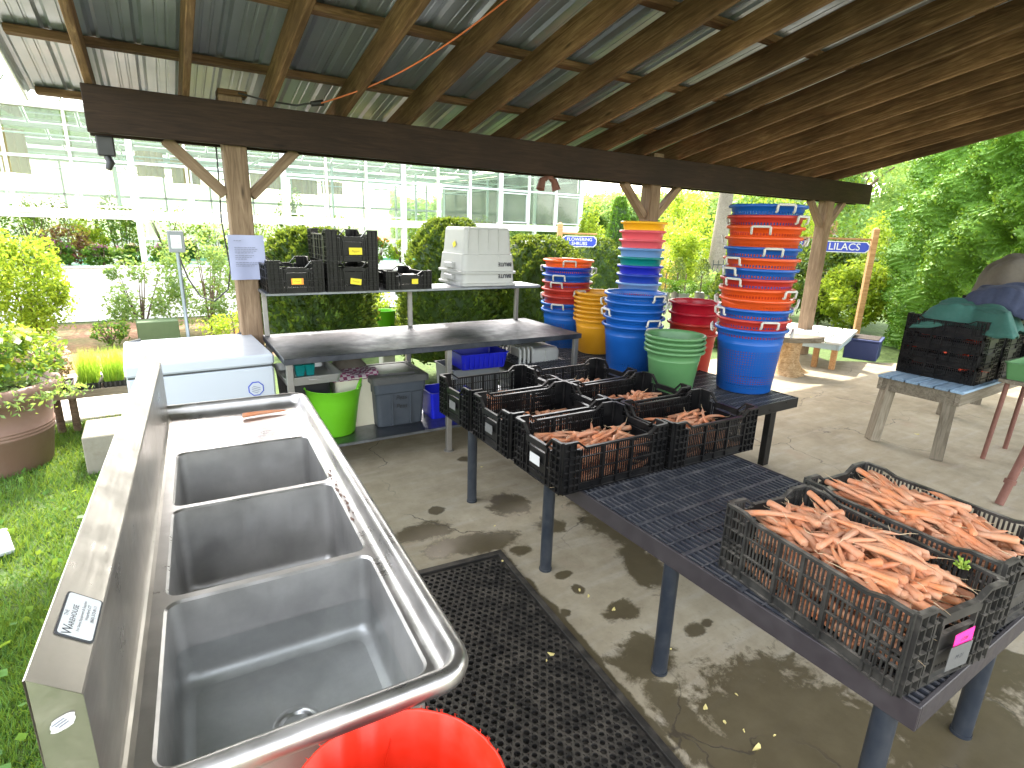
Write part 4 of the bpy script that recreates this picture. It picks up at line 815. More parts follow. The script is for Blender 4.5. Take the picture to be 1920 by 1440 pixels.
# stump table, picnic table, blue box
t=thing('stump_table','live edge slab table on a flared tree stump in sunlight','table',(6.98,4.20,0),R(-38))
b=MB(); rr=random.Random(2); lo=[]
for r_,z in ((.26,0),(.19,.06),(.155,.16),(.15,.30),(.165,.43)): lo.append([(r_*(1+.14*math.sin(3*a+z*2)+.08*math.sin(7*a)+.25*max(0,math.cos(2.5*a))*max(0,.12-z)*8)*math.cos(a),r_*(1+.14*math.sin(3*a+z*2)+.08*math.sin(7*a))*math.sin(a),z) for a in [2*PI*i/36 for i in range(36)]])
b.loft(lo,0,True,True,None,True,True); b.build('stump',wood('stump_wood',(.22,.13,.06),(.42,.28,.15),(.62,.47,.30),.8,.3),t)
b=MB(); ed=[((.43*(1+.05*math.sin(5*a)+.04*math.sin(9*a+1)))*math.cos(a),(.19*(1+.08*math.sin(4*a+2)))*math.sin(a)) for a in [2*PI*i/40 for i in range(40)]]
b.loft([[(x,y,z) for x,y in ed] for z in (.435,.445,.495,.50)],0,True,False,None,True,True); b.build('slab',M['grey_wood'],t)
t=thing('low_table','low wooden table with pale sunlit top behind the stump table','table',(7.73,3.90,0),R(20))
b=MB(); [b.cbox(-.03,1.45,.0+.21*k,.19+.21*k,.36,.395,.004) for k in range(5)]; b.build('table_top',M['whitepaint'],t); b=MB(); b.cbox(.0,1.42,.02,.05,.28,.358,.003); b.cbox(.0,.03,.055,1.0,.28,.358,.003); b.build('apron',plain('pale_blue_paint',(.35,.45,.50),.6),t)
for (x,y) in ((.08,.08),(.07,.30),(1.36,.08),(.08,.95),(1.36,.95)): b=MB(); b.cbox(x-.045,x+.045,y-.035,y+.035,0,.358,.003); b.build('leg',M['cedar'],t)
t=thing('planter_box','dark blue wooden planter box on the patio edge beside the signpost','planter',(9.05,4.25,0),R(20)); b=MB(); b.cbox(-.25,.25,-.22,.22,0,.28,.01); b.cbox(-.27,.27,-.24,.24,.28,.31,.006); b.build('box_body',M['bluebox'],t); b=MB(); b.cbox(-.23,.23,-.2,.2,.312,.32,.002); b.build('soil',M['soil'],t)
def signpost(label,loc,rz,h,txt,wd,ht,zb,side,sz):
    t=thing('signpost',label,'sign',loc,rz); b=MB(); b.cbox(-.045,.045,-.045,.045,-.13,h-.04,.004); b.lathe([(.064,h-.04),(0,h+.0)],4,0,Matrix.Rotation(R(45),4,'Z'),False); b.build('post',M['cedar'],t)
    x0,x1=(side*.05,side*(.05+wd)); xa,xb=min(x0,x1),max(x0,x1); c_=(xa+xb)/2
    b=MB(); b.cbox(xa,xb,-.012,.012,zb+ht/2+.025,zb+ht/2+.055,.003); b.build('arm',M['cedar'],t)
    def oct_(g_,y): w2,h2,c=wd/2-g_,ht/2-g_,.05; return [(c_+a*w2-a*(c if k else 0),y,zb+d_*h2-d_*(0 if k else c)) for a,d_,k in ((-1,-1,0),(-1,-1,1),(1,-1,1),(1,-1,0),(1,1,0),(1,1,1),(-1,1,1),(-1,1,0))]
    b=MB(); b.loft([oct_(0,-.008),oct_(0,.008)],0,True,False,None,True,True); pn=b.build('panel',M['whitepaint'],t); b=MB(); b.add(oct_(.014,-.0095),[tuple(range(8))]); b.build('panel_face',M['signblue'],pn)
    for k,s_ in enumerate(txt): o=mobj('lettering',text_mesh(s_,sz,M['whitepaint'],0,bold=.001),pn); o.matrix_local=Matrix.Translation((c_,-.0112,zb+(0 if len(txt)==1 else .035-.075*k)))@Matrix.Rotation(R(90),4,'X')
    return t
signpost('cedar signpost with the blue LILACS board beside the tall hedge',(10.30,5.0,-.1),R(-42),2.06,['LILACS'],.80,.185,1.72,-1,.165)
t=signpost('second blue board behind the LILACS sign partly hidden by the right post',(12.6,7.2,-.1),R(-45),1.95,['BERRIES'],.85,.20,1.72,-1,.16)
signpost('cedar signpost with a blue FLOWERING SHRUBS board by the greenhouse corner',(6.38,8.6,-.1),R(-25),2.0,['FLOWERING','SHRUBS'],.66,.20,1.66,1,.085)

# ------------------------------------------------------------------ foliage tools
def leaf_mesh(name,pos,size,mat_,aspect=.5,dirs=None,spread=1.0,seed=0):
    r_=np.random.default_rng(seed); n=len(pos); a=r_.normal(size=(n,3))
    if dirs is not None: a=dirs+a*spread
    a/=np.linalg.norm(a,axis=1)[:,None]; c=r_.normal(size=(n,3)); b_=np.cross(a,c); b_/=np.linalg.norm(b_,axis=1)[:,None]+1e-9
    L=(size*r_.uniform(.6,1.4,n))[:,None]; W_=L*aspect
    V=np.empty((n,4,3)); V[:,0]=pos-a*L/2; V[:,1]=pos+b_*W_/2; V[:,2]=pos+a*L/2; V[:,3]=pos-b_*W_/2
    me=bpy.data.meshes.new(name); me.vertices.add(4*n); me.vertices.foreach_set('co',V.ravel().astype(np.float32))
    me.loops.add(4*n); me.loops.foreach_set('vertex_index',np.arange(4*n,dtype=np.int32)); me.polygons.add(n)
    me.polygons.foreach_set('loop_start',np.arange(0,4*n,4,dtype=np.int32)); me.polygons.foreach_set('loop_total',np.full(n,4,dtype=np.int32))
    me.materials.append(mat_); me.update(); me.validate(); return me
def crown_pts(n,rx,ry,rz_s,k=30,rc=.35,seed=0,shell=.75,flat=0):
    r_=np.random.default_rng(seed); c=r_.normal(size=(k,3)); c/=np.linalg.norm(c,axis=1)[:,None]; c*=(r_.uniform(0,1,k)**(1/3)*(1-shell)+shell)[:,None]*.78
    w_=r_.uniform(.5,1.3,k); idx=r_.integers(0,k,n); d=r_.normal(size=(n,3)); d/=np.linalg.norm(d,axis=1)[:,None]; d*=(r_.uniform(.25,1,n)**.5)[:,None]
    p_=c[idx]+d*(rc*w_[idx])[:,None]; p_*=np.array([rx,ry,rz_s]); return p_
def shrub(label,cat,x,y,z0,rx,ry,h,n,leaf,mat_,seed=0,k=26,rc=.36,group=None,name='shrub',stem=True,aspect=.5,dirs=None,flowers=None):
    t=thing(name,label,cat,(x,y,z0),0,group); p_=crown_pts(n,rx,ry,h/2,k,rc,seed,.6); p_[:,2]+=h/2*1.05; p_[:,2]=np.abs(p_[:,2])
    mobj('foliage',leaf_mesh('foliage',p_,leaf,mat_,aspect,None,1,seed),t)
    if stem:
        b=MB(); rr=random.Random(seed)
        for i in range(6): a=rr.uniform(0,6.28); q=rr.uniform(.3,.7); b.tube([(0,0,0),(rx*q*.4*math.cos(a),ry*q*.4*math.sin(a),h*.35),(rx*q*math.cos(a),ry*q*math.sin(a),h*.8)],[.018,.012,.004],5)
        b.build('stem',M['bark'],t)
    if flowers: pf=p_[np.argsort(-(p_[:,2]+np.random.default_rng(seed).normal(0,.1,len(p_))))[:flowers[1]]]; mobj('flowers',leaf_mesh('flowers',pf+np.array([0,0,.01]),flowers[2],M[flowers[0]],.9,None,1,seed+5),t)
    return t
def conifer_pts(n,r,h,seed,pw=1.6,skirt=.05,lump=.09):
    "points and outward directions on a lumpy egg / cone shaped hedge plant"
    q=np.random.default_rng(seed); z=q.uniform(skirt,1,n)**.9; a=q.uniform(0,2*PI,n)
    prof=np.sqrt(np.clip(1-np.abs((z-.32)/.70)**pw,0,1)); arc=a*r; zz=z*h; 
    lum=1+lump*np.sin(a*7+z*19+np.sin(a*3)*2)+lump*.8*np.sin(a*13-z*31)+lump*.6*np.sin(a*23+z*53)
    rr=r*prof*lum*q.uniform(.94,1.0,n)+min(1,r)*(.035*np.sin(arc*34+3*np.sin(zz*15))*np.sin(zz*45+2.5*np.sin(arc*13))+.045*np.sin(arc*13+zz*7)*np.sin(zz*17-arc*6)); P_=np.stack([rr*np.cos(a),rr*np.sin(a),z*h],1); D_=np.stack([np.cos(a),np.sin(a),np.full(n,.9)],1); return P_,D_
def conifer(label,x,y,z0,r,h,n,leaf,mat_,seed,group=None,pw=2,skirt=.03,cat='hedge',name='evergreen',core=True,lump=.09,mat2=None,topf=None):
    t=thing(name,label,cat,(x,y,z0),0,group); P_,D_=conifer_pts(n,r,h,seed,pw,skirt,lump)
    if r>1.5:
        b=MB(); na,nz=540,360; vs=[]
        for i in range(nz+1):
            z=.0+.995*i/nz; pf=math.sqrt(max(.0004,1-abs((z-.32)/.70)**pw)); zz=z*h
            for j in range(na):
                a=2*PI*j/na; arc=a*r; lum=1+lump*math.sin(a*7+z*19+math.sin(a*3)*2)+lump*.8*math.sin(a*13-z*31)+lump*.6*math.sin(a*23+z*53)
                rr=r*pf*lum*.955+.035*math.sin(arc*34+3*math.sin(zz*15))*math.sin(zz*45+2.5*math.sin(arc*13))+.045*math.sin(arc*13+zz*7)*math.sin(zz*17-arc*6)
                vs.append((rr*math.cos(a),rr*math.sin(a),zz))
        b.add(vs,[(i*na+j,i*na+(j+1)%na,(i+1)*na+(j+1)%na,(i+1)*na+j) for i in range(nz) for j in range(na)],0,False); b.build('dense_growth',mat_,t); core=False
    mobj('foliage',leaf_mesh('foliage',P_,leaf,mat_,.5,D_,1.3 if r>1.5 else .5,seed),t)
    b=MB(); b.tube([(0,0,-.0),(0,0,h*.75)],[max(.03,r*.08),.02],8); b.build('trunk',M['bark'],t)
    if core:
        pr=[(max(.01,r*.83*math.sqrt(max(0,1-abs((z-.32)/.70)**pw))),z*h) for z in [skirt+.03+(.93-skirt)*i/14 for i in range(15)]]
        b=MB(); b.lathe([(0,pr[0][1])]+pr+[(0,pr[-1][1])],24,0); b.build('shade_core',M['lf_dark'],t)  # dark core colour stands in for the shade between the leaves
    return t
# clipped evergreens between pavilion and greenhouse
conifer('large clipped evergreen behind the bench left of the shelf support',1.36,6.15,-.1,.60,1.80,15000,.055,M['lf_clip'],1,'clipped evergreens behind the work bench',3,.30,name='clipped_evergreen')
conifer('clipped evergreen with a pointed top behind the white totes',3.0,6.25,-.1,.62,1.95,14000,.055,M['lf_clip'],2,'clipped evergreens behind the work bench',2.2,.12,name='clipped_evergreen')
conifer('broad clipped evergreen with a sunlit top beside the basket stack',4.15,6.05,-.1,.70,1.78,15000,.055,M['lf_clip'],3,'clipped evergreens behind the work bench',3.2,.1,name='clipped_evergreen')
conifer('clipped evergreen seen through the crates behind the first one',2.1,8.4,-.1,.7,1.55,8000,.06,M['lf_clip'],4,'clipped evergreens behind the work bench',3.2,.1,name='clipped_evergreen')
shrub('bright yellow green low shrub between the clipped evergreens','shrub',2.55,7.2,-.1,.5,.5,1.0,3000,.05,M['lf_yellow'],11)
t=thing('flower_pot','lime green pot on a white stand between the evergreens','pot',(2.28,6.55,-.1)); b=MB(); b.lathe([(0,.42),(.08,.42),(.12,.85),(.125,.85),(.115,.84),(.075,.44),(0,.44)],24); b.build('pot_body',M['lime'],t); b=MB(); b.cbox(-.08,.08,-.08,.08,0,.42,.01); b.build('stand',M['whitep'],t)
# left side shrubs
shrub('bright yellow green shrub before the white greenhouse wall','shrub',-1.62,10.1,-.1,.52,.5,1.75,8000,.06,M['lf_yellow'],21,30,.4)
shrub('yellow shrub cut by the left edge of the picture','shrub',-2.45,9.6,-.1,.5,.5,1.4,5000,.06,M['lf_yellow'],22)
shrub('loose pale green shrub by the white wall left of the switch box','shrub',-.35,10.6,-.1,.55,.4,1.25,2100,.06,M['lf_pale'],23,16,.33)
shrub('taller loose pale green shrub right of the switch box','shrub',.62,10.6,-.1,.72,.5,1.75,4200,.06,M['lf_pale'],24,24,.33)
shrub('low pale shrub in the mulch before the left post','shrub',.85,9.2,-.1,.5,.35,.55,1500,.05,M['lf_yellow'],25)
shrub('small green tuft in the mulch bed','shrub',-.75,10.0,-.1,.3,.25,.4,700,.05,M['lf_green'],26)
t=thing('utility_box','low green utility box in the mulch bed','utility box',(-.12,9.9,-.12),R(4)); b=MB(); b.cbox(-.27,.27,0,.3,0,.36,.01); b.build('box_body',plain('utility_green',(.06,.10,.04),.6),t)
b=MB(); b.lathe([(0,.18),(.02,.15),(.10,0)],12); o=b.build('marker_cone',M['orangelab']); o.location=(.95,9.9,-.1); tag(o,'small red orange marker in the mulch bed','marker')
# planter with flowers
t=thing('planter','large brown round planter overflowing with flowers at the left edge','planter',(-1.24,5.42,-.13))
b=MB(); b.lathe([(0,0),(.33,0),(.345,.02),(.385,.28),(.392,.285),(.392,.30),(.388,.305),(.396,.31),(.396,.325),(.39,.33),(.398,.335),(.398,.345),(.392,.35),(.41,.52),(.44,.54),(.475,.58),(.485,.62),(.475,.66),(.45,.675),(.42,.66),(.41,.6),(0,.6)],56); b.build('pot',M['planter'],t)
b=MB(); b.lathe([(.42,.62),(0,.64)],24); b.build('soil',M['soil'],t)
for nm,mt_,n,rx_,h_,off,lf,sd in (('foliage','lf_green',3200,.50,.52,(.02,0,.58),.05,1),('foliage','lf_yellow',1300,.42,.42,(.1,.05,.66),.045,2),('foliage','lf_pale',900,.40,.22,(.27,-.22,.50),.04,3),('foliage','lf_green',1600,.34,.95,(-.22,.12,.62),.07,4)):
    p_=crown_pts(n,rx_,rx_*.9,h_/2,22,.4,sd,.55); p_+=np.array([off[0],off[1],off[2]+h_/2]); mobj(nm,leaf_mesh(nm,p_,lf,M[mt_],.45,None,1,sd),t)
p_=crown_pts(60,.35,.35,.1,12,.3,9,.5)+np.array([-.05,-.1,.95]); mobj('flowers',leaf_mesh('flowers',p_,.05,M['fl_red'],.9),t)
p_=crown_pts(150,.33,.3,.1,12,.3,10,.5)+np.array([.12,0,.98]); mobj('flowers',leaf_mesh('flowers',p_,.05,plain('cream_flowers',(.7,.68,.4),.7),.9),t)
# seedling table
t=thing('seedling_table','low timber table carrying seedling trays behind the planter','table',(-1.25,5.95,-.1)); b=MB(); b.cbox(0,1.25,0,.55,.30,.37,.004); b.build('table_top',M['grey_wood'],t)
for (x,y) in ((.35,.04),(.46,.04),(.1,.5),(1.2,.5),(1.2,.04)): b=MB(); b.tube([(x,y,0),(x,y,.31)],.03,10); b.build('leg',M['bark'],t)
def tray(label,x,y,z,w_,d_,n,h,mt,seed,lean=.12,group=None,wd=.003):
    t=thing('seedling_tray',label,'seedling tray',(x,y,z),0,group); b=MB(); b.loft([rrect(0,0,w_-.02,d_-.02,.01,0,3),rrect(0,0,w_,d_,.01,.05,3),rrect(0,0,w_-.006,d_-.006,.01,.05,3),rrect(0,0,w_-.03,d_-.03,.01,.03,3)],0,True,False,None,True,True)
    xx=-w_/2+.02
    while xx<w_/2: b.cbox(xx,xx+.02,-d_/2-.004,-d_/2+.01,.0,.045,.002); xx+=.035
    b.build('tray_body',M['black'],t)
    r_=np.random.default_rng(seed); P0=np.stack([r_.uniform(-w_/2+.02,w_/2-.02,n),r_.uniform(-d_/2+.02,d_/2-.02,n),np.full(n,.04)],1); tip=P0+np.stack([r_.normal(0,lean*h,n),r_.normal(0,lean*h,n),h*r_.uniform(.7,1.15,n)],1); s_=r_.normal(size=(n,3)); s_[:,2]=0; s_/=np.linalg.norm(s_,axis=1)[:,None]
    V=np.stack([P0-s_*wd,P0+s_*wd,tip],1).reshape(-1,3); me=bpy.data.meshes.new('seedlings'); me.from_pydata(V.tolist(),[],np.arange(3*n).reshape(n,3).tolist()); me.materials.append(M[mt]); mobj('seedlings',me,t); return t
for k in range(3): tray(('left','middle','right')[k]+' one of three trays of tall yellow green seedlings',-.66+.19*k,6.12,.272,.185,.30,520,.28,'sprout',30+k,.12,'trays of yellow green seedlings')
t=tray('seedling tray of small red leaved plants beside the yellow green seedlings',-.90,6.10,.272,.24,.30,60,.05,'lf_maroon',34); p_=crown_pts(900,.13,.16,.16,14,.4,35,.4)+np.array([0,0,.17]); mobj('foliage',leaf_mesh('foliage',p_,.035,M['lf_maroon'],.5),t); p_=crown_pts(400,.14,.16,.2,14,.4,36,.4)+np.array([0,.1,.25]); mobj('flowers',leaf_mesh('flowers',p_,.03,M['fl_pink'],.6),t)
t=thing('concrete_step','squat concrete block in the grass beside the freezer','block',(-.64,4.90,-.13),R(1)); b=MB(); b.cbox(0,.34,0,.46,0,.30,.008); b.build('block',plain('old_concrete',(.20,.185,.145),.9,0,.2,14,bs=.5,dirt=.5),t)
b=MB(); b.add([(.06,.06,.3025),(.22,.04,.3025),(.30,.16,.3025),(.2,.2,.3025),(.1,.22,.3025)],[(0,1,2,3,4)]); o=b.build('painted_sun_patch',M['whitewall'],t)  # white patch painted on the block top in place of sunlight
b=MB(); b.cbox(-.35,.12,-.20,.13,-.10,-.075,.006); o=b.build('paving_slab',plain('slab_stone',(.34,.36,.38),.8,bs=.3)); o.location=(-1.05,3.97,0); o.rotation_euler=(0,0,R(15)); tag(o,'grey paving slab lying in the lawn at the left edge','slab')
# lawn blades
def lawn(n,x0,x1,y0,y1,h,seed,wd=.003):
    r_=np.random.default_rng(seed); P0=np.stack([r_.uniform(x0,x1,n),r_.uniform(y0,y1,n),np.full(n,-.13)],1); hh=h*r_.uniform(.5,1.3,n)*(1+.35*np.sin(P0[:,0]*9)*np.sin(P0[:,1]*7+2)); tip=P0+np.stack([r_.normal(0,.5,n)*hh,r_.normal(0,.5,n)*hh,hh],1); s_=r_.normal(size=(n,3)); s_[:,2]*=.2; s_/=np.linalg.norm(s_,axis=1)[:,None]
    return np.stack([P0-s_*wd,P0+s_*wd,tip],1).reshape(-1,3)
V=np.concatenate([lawn(60000,-1.6,-.33,.3,3.2,.050,1),lawn(34000,-2.6,-.33,3.2,6.3,.055,2,.004)]); nn=len(V)//3
me=bpy.data.meshes.new('lawn'); me.from_pydata(V.tolist(),[],np.arange(3*nn).reshape(nn,3).tolist()); me.materials.append(M['grass']); o=mobj('lawn',me); tag(o,'short green lawn beside the concrete floor','grass',None,'stuff')
r_=np.random.default_rng(77); n=420; P0=np.stack([r_.uniform(-1.6,-.35,n),r_.uniform(.3,5.2,n),np.full(n,-.085)],1); D_=np.zeros((n,3)); 
me=leaf_mesh('clover',P0,.045,M['lf_green'],.8,None,1,5); o=mobj('clover',me); tag(o,'broad weed leaves scattered through the lawn','weeds',None,'stuff')

# ------------------------------------------------------------------ greenhouse
gh=thing('greenhouse','long white framed greenhouse with glass walls above a low white wall','greenhouse',(0,12.665,-.12)); GX0,GX1=-6.22,10.07; S=.857; ZO=.12
def gbox(name,x0,x1,y0,y1,z0,z1,mt): b=MB(); b.cbox(x0,x1,y0,y1,z0+ZO,z1+ZO,.004); return b.build(name,mt,gh)
gbox('knee_wall',GX0,GX1,0,.12,-.12,.84,M['whitewall']); gbox('wall_cap',GX0-.02,GX1+.02,-.03,.15,.842,.872,M['whitepaint'])
gbox('knee_wall',GX1-.12,GX1,.12,9,-.12,.84,M['whitewall'])
for z0,z1,dy in ((1.70,1.765,-.05),(1.775,1.86,-.02),(3.44,3.56,-.05)): gbox('rail',GX0,GX1,dy,.07,z0,z1,M['whitepaint'])
gbox('rail',GX0,GX1,.0,.05,2.66,2.71,M['alum'])
k=0; x=-.22-7*S
while x<10.2:
    post=(k-7)%3==0
    w_=.10 if post else .045
    gbox('post' if post else 'mullion',x-w_/2,x+w_/2,-.04 if post else -.03,.10 if post else .04,.872 if post else 1.862,3.438,M['whitepaint'])
    if x<10:
        for z0,z1 in ((1.90,2.655),(2.715,3.43)):
            b=MB(); b.box(x+.05,x+S-.05,.02,.026,z0+ZO,z1+ZO); b.build('pane',M['glass'],gh)
        if k%2==0:
            for (a0,a1,c0,c1) in ((x+.05,x+S-.05,1.90,1.93),(x+.05,x+S-.05,2.60,2.63),(x+.05,x+.08,1.93,2.60),(x+S-.08,x+S-.05,1.93,2.60)): gbox('sash',a0,a1,-.01,.018,c0,c1,M['alum'])
    x+=S; k+=1
for y in (2.2,4.4,6.6,8.8):
    w_=.10; gbox('post',GX1-.08,GX1+.02,y-.05,y+.05,.872,3.438,M['whitepaint'])
gbox('rail',GX1-.08,GX1,.1,9,1.775,1.86,M['whitepaint']); gbox('rail',GX1-.08,GX1,.1,9,3.44,3.56,M['whitepaint'])
for y0 in (.15,2.3,4.5,6.7):
    b=MB(); b.box(GX1-.03,GX1-.024,y0,y0+2.0,1.9+ZO,3.43+ZO); b.build('pane',M['glass'],gh)
gbox('rail',GX0,GX1,9,9.1,1.0,1.08,M['whitepaint']); gbox('rail',GX0,GX1,9,9.1,2.3,2.38,M['whitepaint']); gbox('rail',GX0,GX1,9,9.1,3.44,3.56,M['whitepaint'])
x=-6
while x<10: gbox('mullion',x,x+.06,9,9.08,-.12,3.44,M['whitepaint']); x+=1.28
for x in np.arange(-6,10.1,2.571):
    x=float(x)+.36
    for (z,yy0,yy1) in ((3.30,.1,9),(2.98,.1,9)): gbox('truss',x,x+.03,yy0,yy1,z,z+.04,M['alum'])
for y,z in ((1.6,3.18),(3.2,3.05),(4.9,3.1),(6.8,2.9)): gbox('pipe',GX0,GX1,y,y+.03,z,z+.03,M['alum'])
x=-5.8
while x<10: gbox('post',x,x+.06,4.5,4.56,-.1,3.3,M['alum']); x+=2.571
M['roofglass']=M['glass'].copy(); M['roofglass'].name='whitewashed_glass'
for n_ in M['roofglass'].node_tree.nodes:
    if n_.type=='MAP_RANGE': n_.inputs['To Min'].default_value=.12; n_.inputs['To Max'].default_value=.22
for n_ in M['roofglass'].node_tree.nodes:
    if n_.type=='BSDF_TRANSPARENT': n_.inputs[0].default_value=(.80,.84,.79,1)
def quad(name,pts,mt): b=MB(); b.add(pts,[tuple(range(len(pts)))]); return b.build(name,mt,gh)
for bay in range(4):
    y0=.02+3.05*bay
    for k in range(19):
        xa=GX0+.03+S*k; xb=min(xa+S-.06,GX1)
        if xb-xa<.3: continue
        quad('roof_pane',[(xa,y0+.03,3.57+ZO),(xb,y0+.03,3.57+ZO),(xb,y0+1.5,4.15+ZO),(xa,y0+1.5,4.15+ZO)],M['roofglass']); quad('roof_pane',[(xa,y0+1.54,4.15+ZO),(xb,y0+1.54,4.15+ZO),(xb,y0+3.0,3.57+ZO),(xa,y0+3.0,3.57+ZO)],M['roofglass'])
    gbox('gutter',GX0,GX1,y0+3.01,y0+3.09,3.46,3.56,M['whitepaint']); gbox('ridge',GX0,GX1,y0+1.5,y0+1.54,4.12,4.17,M['whitepaint'])
    b=MB()
    for k in range(20):
        x=GX0+S*k
        if x<GX1:
            for (p0,p1) in (((x,y0+.03,3.55+ZO),(x,y0+1.5,4.13+ZO)),((x,y0+1.54,4.13+ZO),(x,y0+3.0,3.55+ZO))): b.tube([p0,p1],.022,4)
    b.build('glazing_bars',M['whitepaint'],gh)
b=MB()
for k in range(19): xa=GX0+.03+S*k; b.add([(xa,12.23,1.08+ZO),(min(xa+S-.06,GX1),12.23,1.08+ZO),(min(xa+S-.06,GX1),12.23,3.44+ZO),(xa,12.23,3.44+ZO)],[(0,1,2,3)])
b.build('end_glazing',M['roofglass'],gh); gbox('knee_wall',GX0,GX1,12.2,12.3,-.12,.98,M['whitewall'])
# hanging tan panels, benches and flowers inside
tan=plain('tan_fabric',(.50,.38,.20),.8,0,.15,8)
for i,(x,y,z,w_,h_) in enumerate(((-2.35,15.6,2.55,.62,.85),(.10,17.5,2.75,.6,.6),(.95,19,2.7,.7,.7),(2.9,18,2.65,.8,.55),(4.2,19,2.6,.75,.45),(5.3,20,2.7,.7,.4))):
    t=thing('shade_curtain','tan ribbed hanging panel inside the greenhouse, %s from the left'%('first','second','third','fourth','fifth','sixth')[i],'panel',(x,y,z),0,'tan panels hanging inside the greenhouse')
    b=MB(); n=14; vs=[(w_*(j/n-.5),.04*math.sin(j*2.1)+.25*((j/n-.5)**2)*4,zz) for zz in (0,h_) for j in range(n+1)]; b.add(vs,[(j,j+1,n+2+j,n+1+j) for j in range(n)],0,False); vs2=[(a,c+.03,d) for a,c,d in vs]; b.add(vs2,[(j,j+1,n+2+j,n+1+j) for j in range(n)]); b.build('panel',tan,t); b=MB(); b.tube([(-.2,0,h_),(-.2,0,3.4-z)],.008,5); b.tube([(.2,0,h_),(.2,0,3.4-z)],.008,5); b.build('hanger',M['alum'],t)
for i,x in enumerate((-4.8,-2.2,.6,3.2,5.8,8.3)):
    for j,y in enumerate((13.7,16.4)):
        t=thing('display_bench','greenhouse display bench with green top, %s in the %s row'%(('first','second','third','fourth','fifth','sixth')[i],('front','back')[j]),'bench',(x,y,-.1),0,'display benches in the greenhouse'); b=MB(); b.cbox(-1.1,1.1,-.45,.45,.86,.93,.004); b.build('bench_top',plain('mint_paint',(.22,.55,.42),.6) if i+j==0 else bpy.data.materials['mint_paint'],t)
        for sx in (-1,1): b=MB(); b.cbox(sx*1.0-.03,sx*1.0+.03,-.4,.4,0,.86,.003); b.build('trestle',M['whitepaint'],t)
rr=random.Random(12); gi=0
kinds=[('lf_green',None),('lf_maroon',None),('lf_green',('fl_purple',60,.06)),('lf_yellow',None),('lf_green',('fl_red',70,.07)),('lf_green',('fl_pink',80,.05)),('lf_dark',None),('lf_pale',('fl_red',50,.07))]
desc=['leafy green','dark maroon leaved','green, purple flowered','yellow green','green, red flowered','green, pale pink flowered','dark green','pale, red flowered']
pos=[(-5.0,13.5,6,.5,.6),(-4.3,13.7,0,.55,.8),(-3.3,13.9,0,.6,.95),(-2.6,13.6,1,.35,.5),(-2.0,14.2,0,.7,1.1),(-1.45,13.6,1,.42,.75),(-1.2,14.4,3,.45,.95),(-1.6,13.4,2,.35,.45),(-.9,13.4,2,.35,.4),(-.45,13.5,5,.3,.4),(.15,13.5,2,.32,.4),(.55,14.0,5,.3,.5),(1.15,13.8,0,.55,.85),(1.7,13.7,6,.35,.6),(2.4,13.7,4,.4,.55),(3.0,13.8,0,.4,.6),(3.5,13.6,4,.38,.55),(4.0,13.8,5,.35,.6),(4.6,13.6,4,.35,.6),(5.2,13.7,3,.35,.55),(5.7,13.6,4,.38,.6),(6.5,13.8,0,.5,.6),(7.3,13.7,3,.4,.5),(8.2,13.8,0,.5,.6),(9.1,13.7,0,.5,.7),(-3.8,16.4,0,.9,1.6),(-2.0,16.6,6,.8,1.5),(.2,16.5,0,.9,1.2),(2.2,16.5,3,.6,1.1),(4.4,16.5,0,.7,1.2),(6.9,16.6,0,.8,1.3),(8.9,16.6,6,.7,1.4),(-.7,16.3,0,.5,1.7),(3.2,16.5,0,.4,1.9)]
def ordn(l,x):
    w_='first second third fourth fifth sixth seventh eighth ninth tenth eleventh twelfth thirteenth fourteenth fifteenth sixteenth seventeenth eighteenth nineteenth twentieth'.split(); i=sorted(l).index(x); return (w_[i]+' from left') if i<13 else w_[len(l)-1-i]+' from right'
for (x,y,kd,r0_,h_) in pos:
    gi+=1; onb=.83 if h_<1.3 else -.1
    shrub('%s potted plant on a greenhouse bench, number %d from the left'%(desc[kd],sorted([p[0] for p in pos]).index(x)+1) if 0 else '%s plant, %s of the %s greenhouse plants'%(desc[kd],ordn([p[0] for p in pos if (p[1]>15)==(y>15)],x),'back row' if y>15 else 'front row'),'plant',x,y,onb,r0_,r0_*.7,h_ if onb>0 else h_+.9,int(1100 if onb>0 else 2200),.075,M[kinds[kd][0]],100+gi,16,.38,'potted plants in the greenhouse','potted_plant',True,.5,None,kinds[kd][1])

# ------------------------------------------------------------------ right background
def polar(az,d): a=R(az); return d*math.sin(a),d*math.cos(a)
x,y=polar(76.9,12.6); conifer('towering bright green arborvitae hedge filling the right side',x,y,-.12,2.45,6.2,170000,.048,M['lf_hedge'],40,None,2.1,.0,'hedge','arborvitae',True,.05)
x,y=polar(81,11.5); conifer('second arborvitae hedge behind the right picture edge',x,y,-.12,1.7,5.2,16000,.085,M['lf_hedge'],41,None,2.1,.0,'hedge','arborvitae')
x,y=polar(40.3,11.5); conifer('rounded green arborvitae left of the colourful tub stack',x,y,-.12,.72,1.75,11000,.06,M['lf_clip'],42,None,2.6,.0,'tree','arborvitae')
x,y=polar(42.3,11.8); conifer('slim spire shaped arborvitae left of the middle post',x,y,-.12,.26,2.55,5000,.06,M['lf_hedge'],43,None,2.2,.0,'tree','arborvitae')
x,y=polar(39.6,15); shrub('bright golden tree beside the greenhouse corner','tree',x,y,.4,.42,.42,1.9,3500,.07,M['lf_yellow'],44,name='golden_tree')
x,y=polar(48.6,18); shrub('wide pale golden shrub left of the tree trunk','shrub',x,y,-.1,1.55,1.2,2.5,11000,.10,M['lf_yellow'],45,40,.33)
x,y=polar(48.3,22); shrub('pointed golden green tree above the pale golden shrub','tree',x,y,.4,.9,.9,3.3,4500,.10,M['lf_yellow'],46,name='golden_tree')
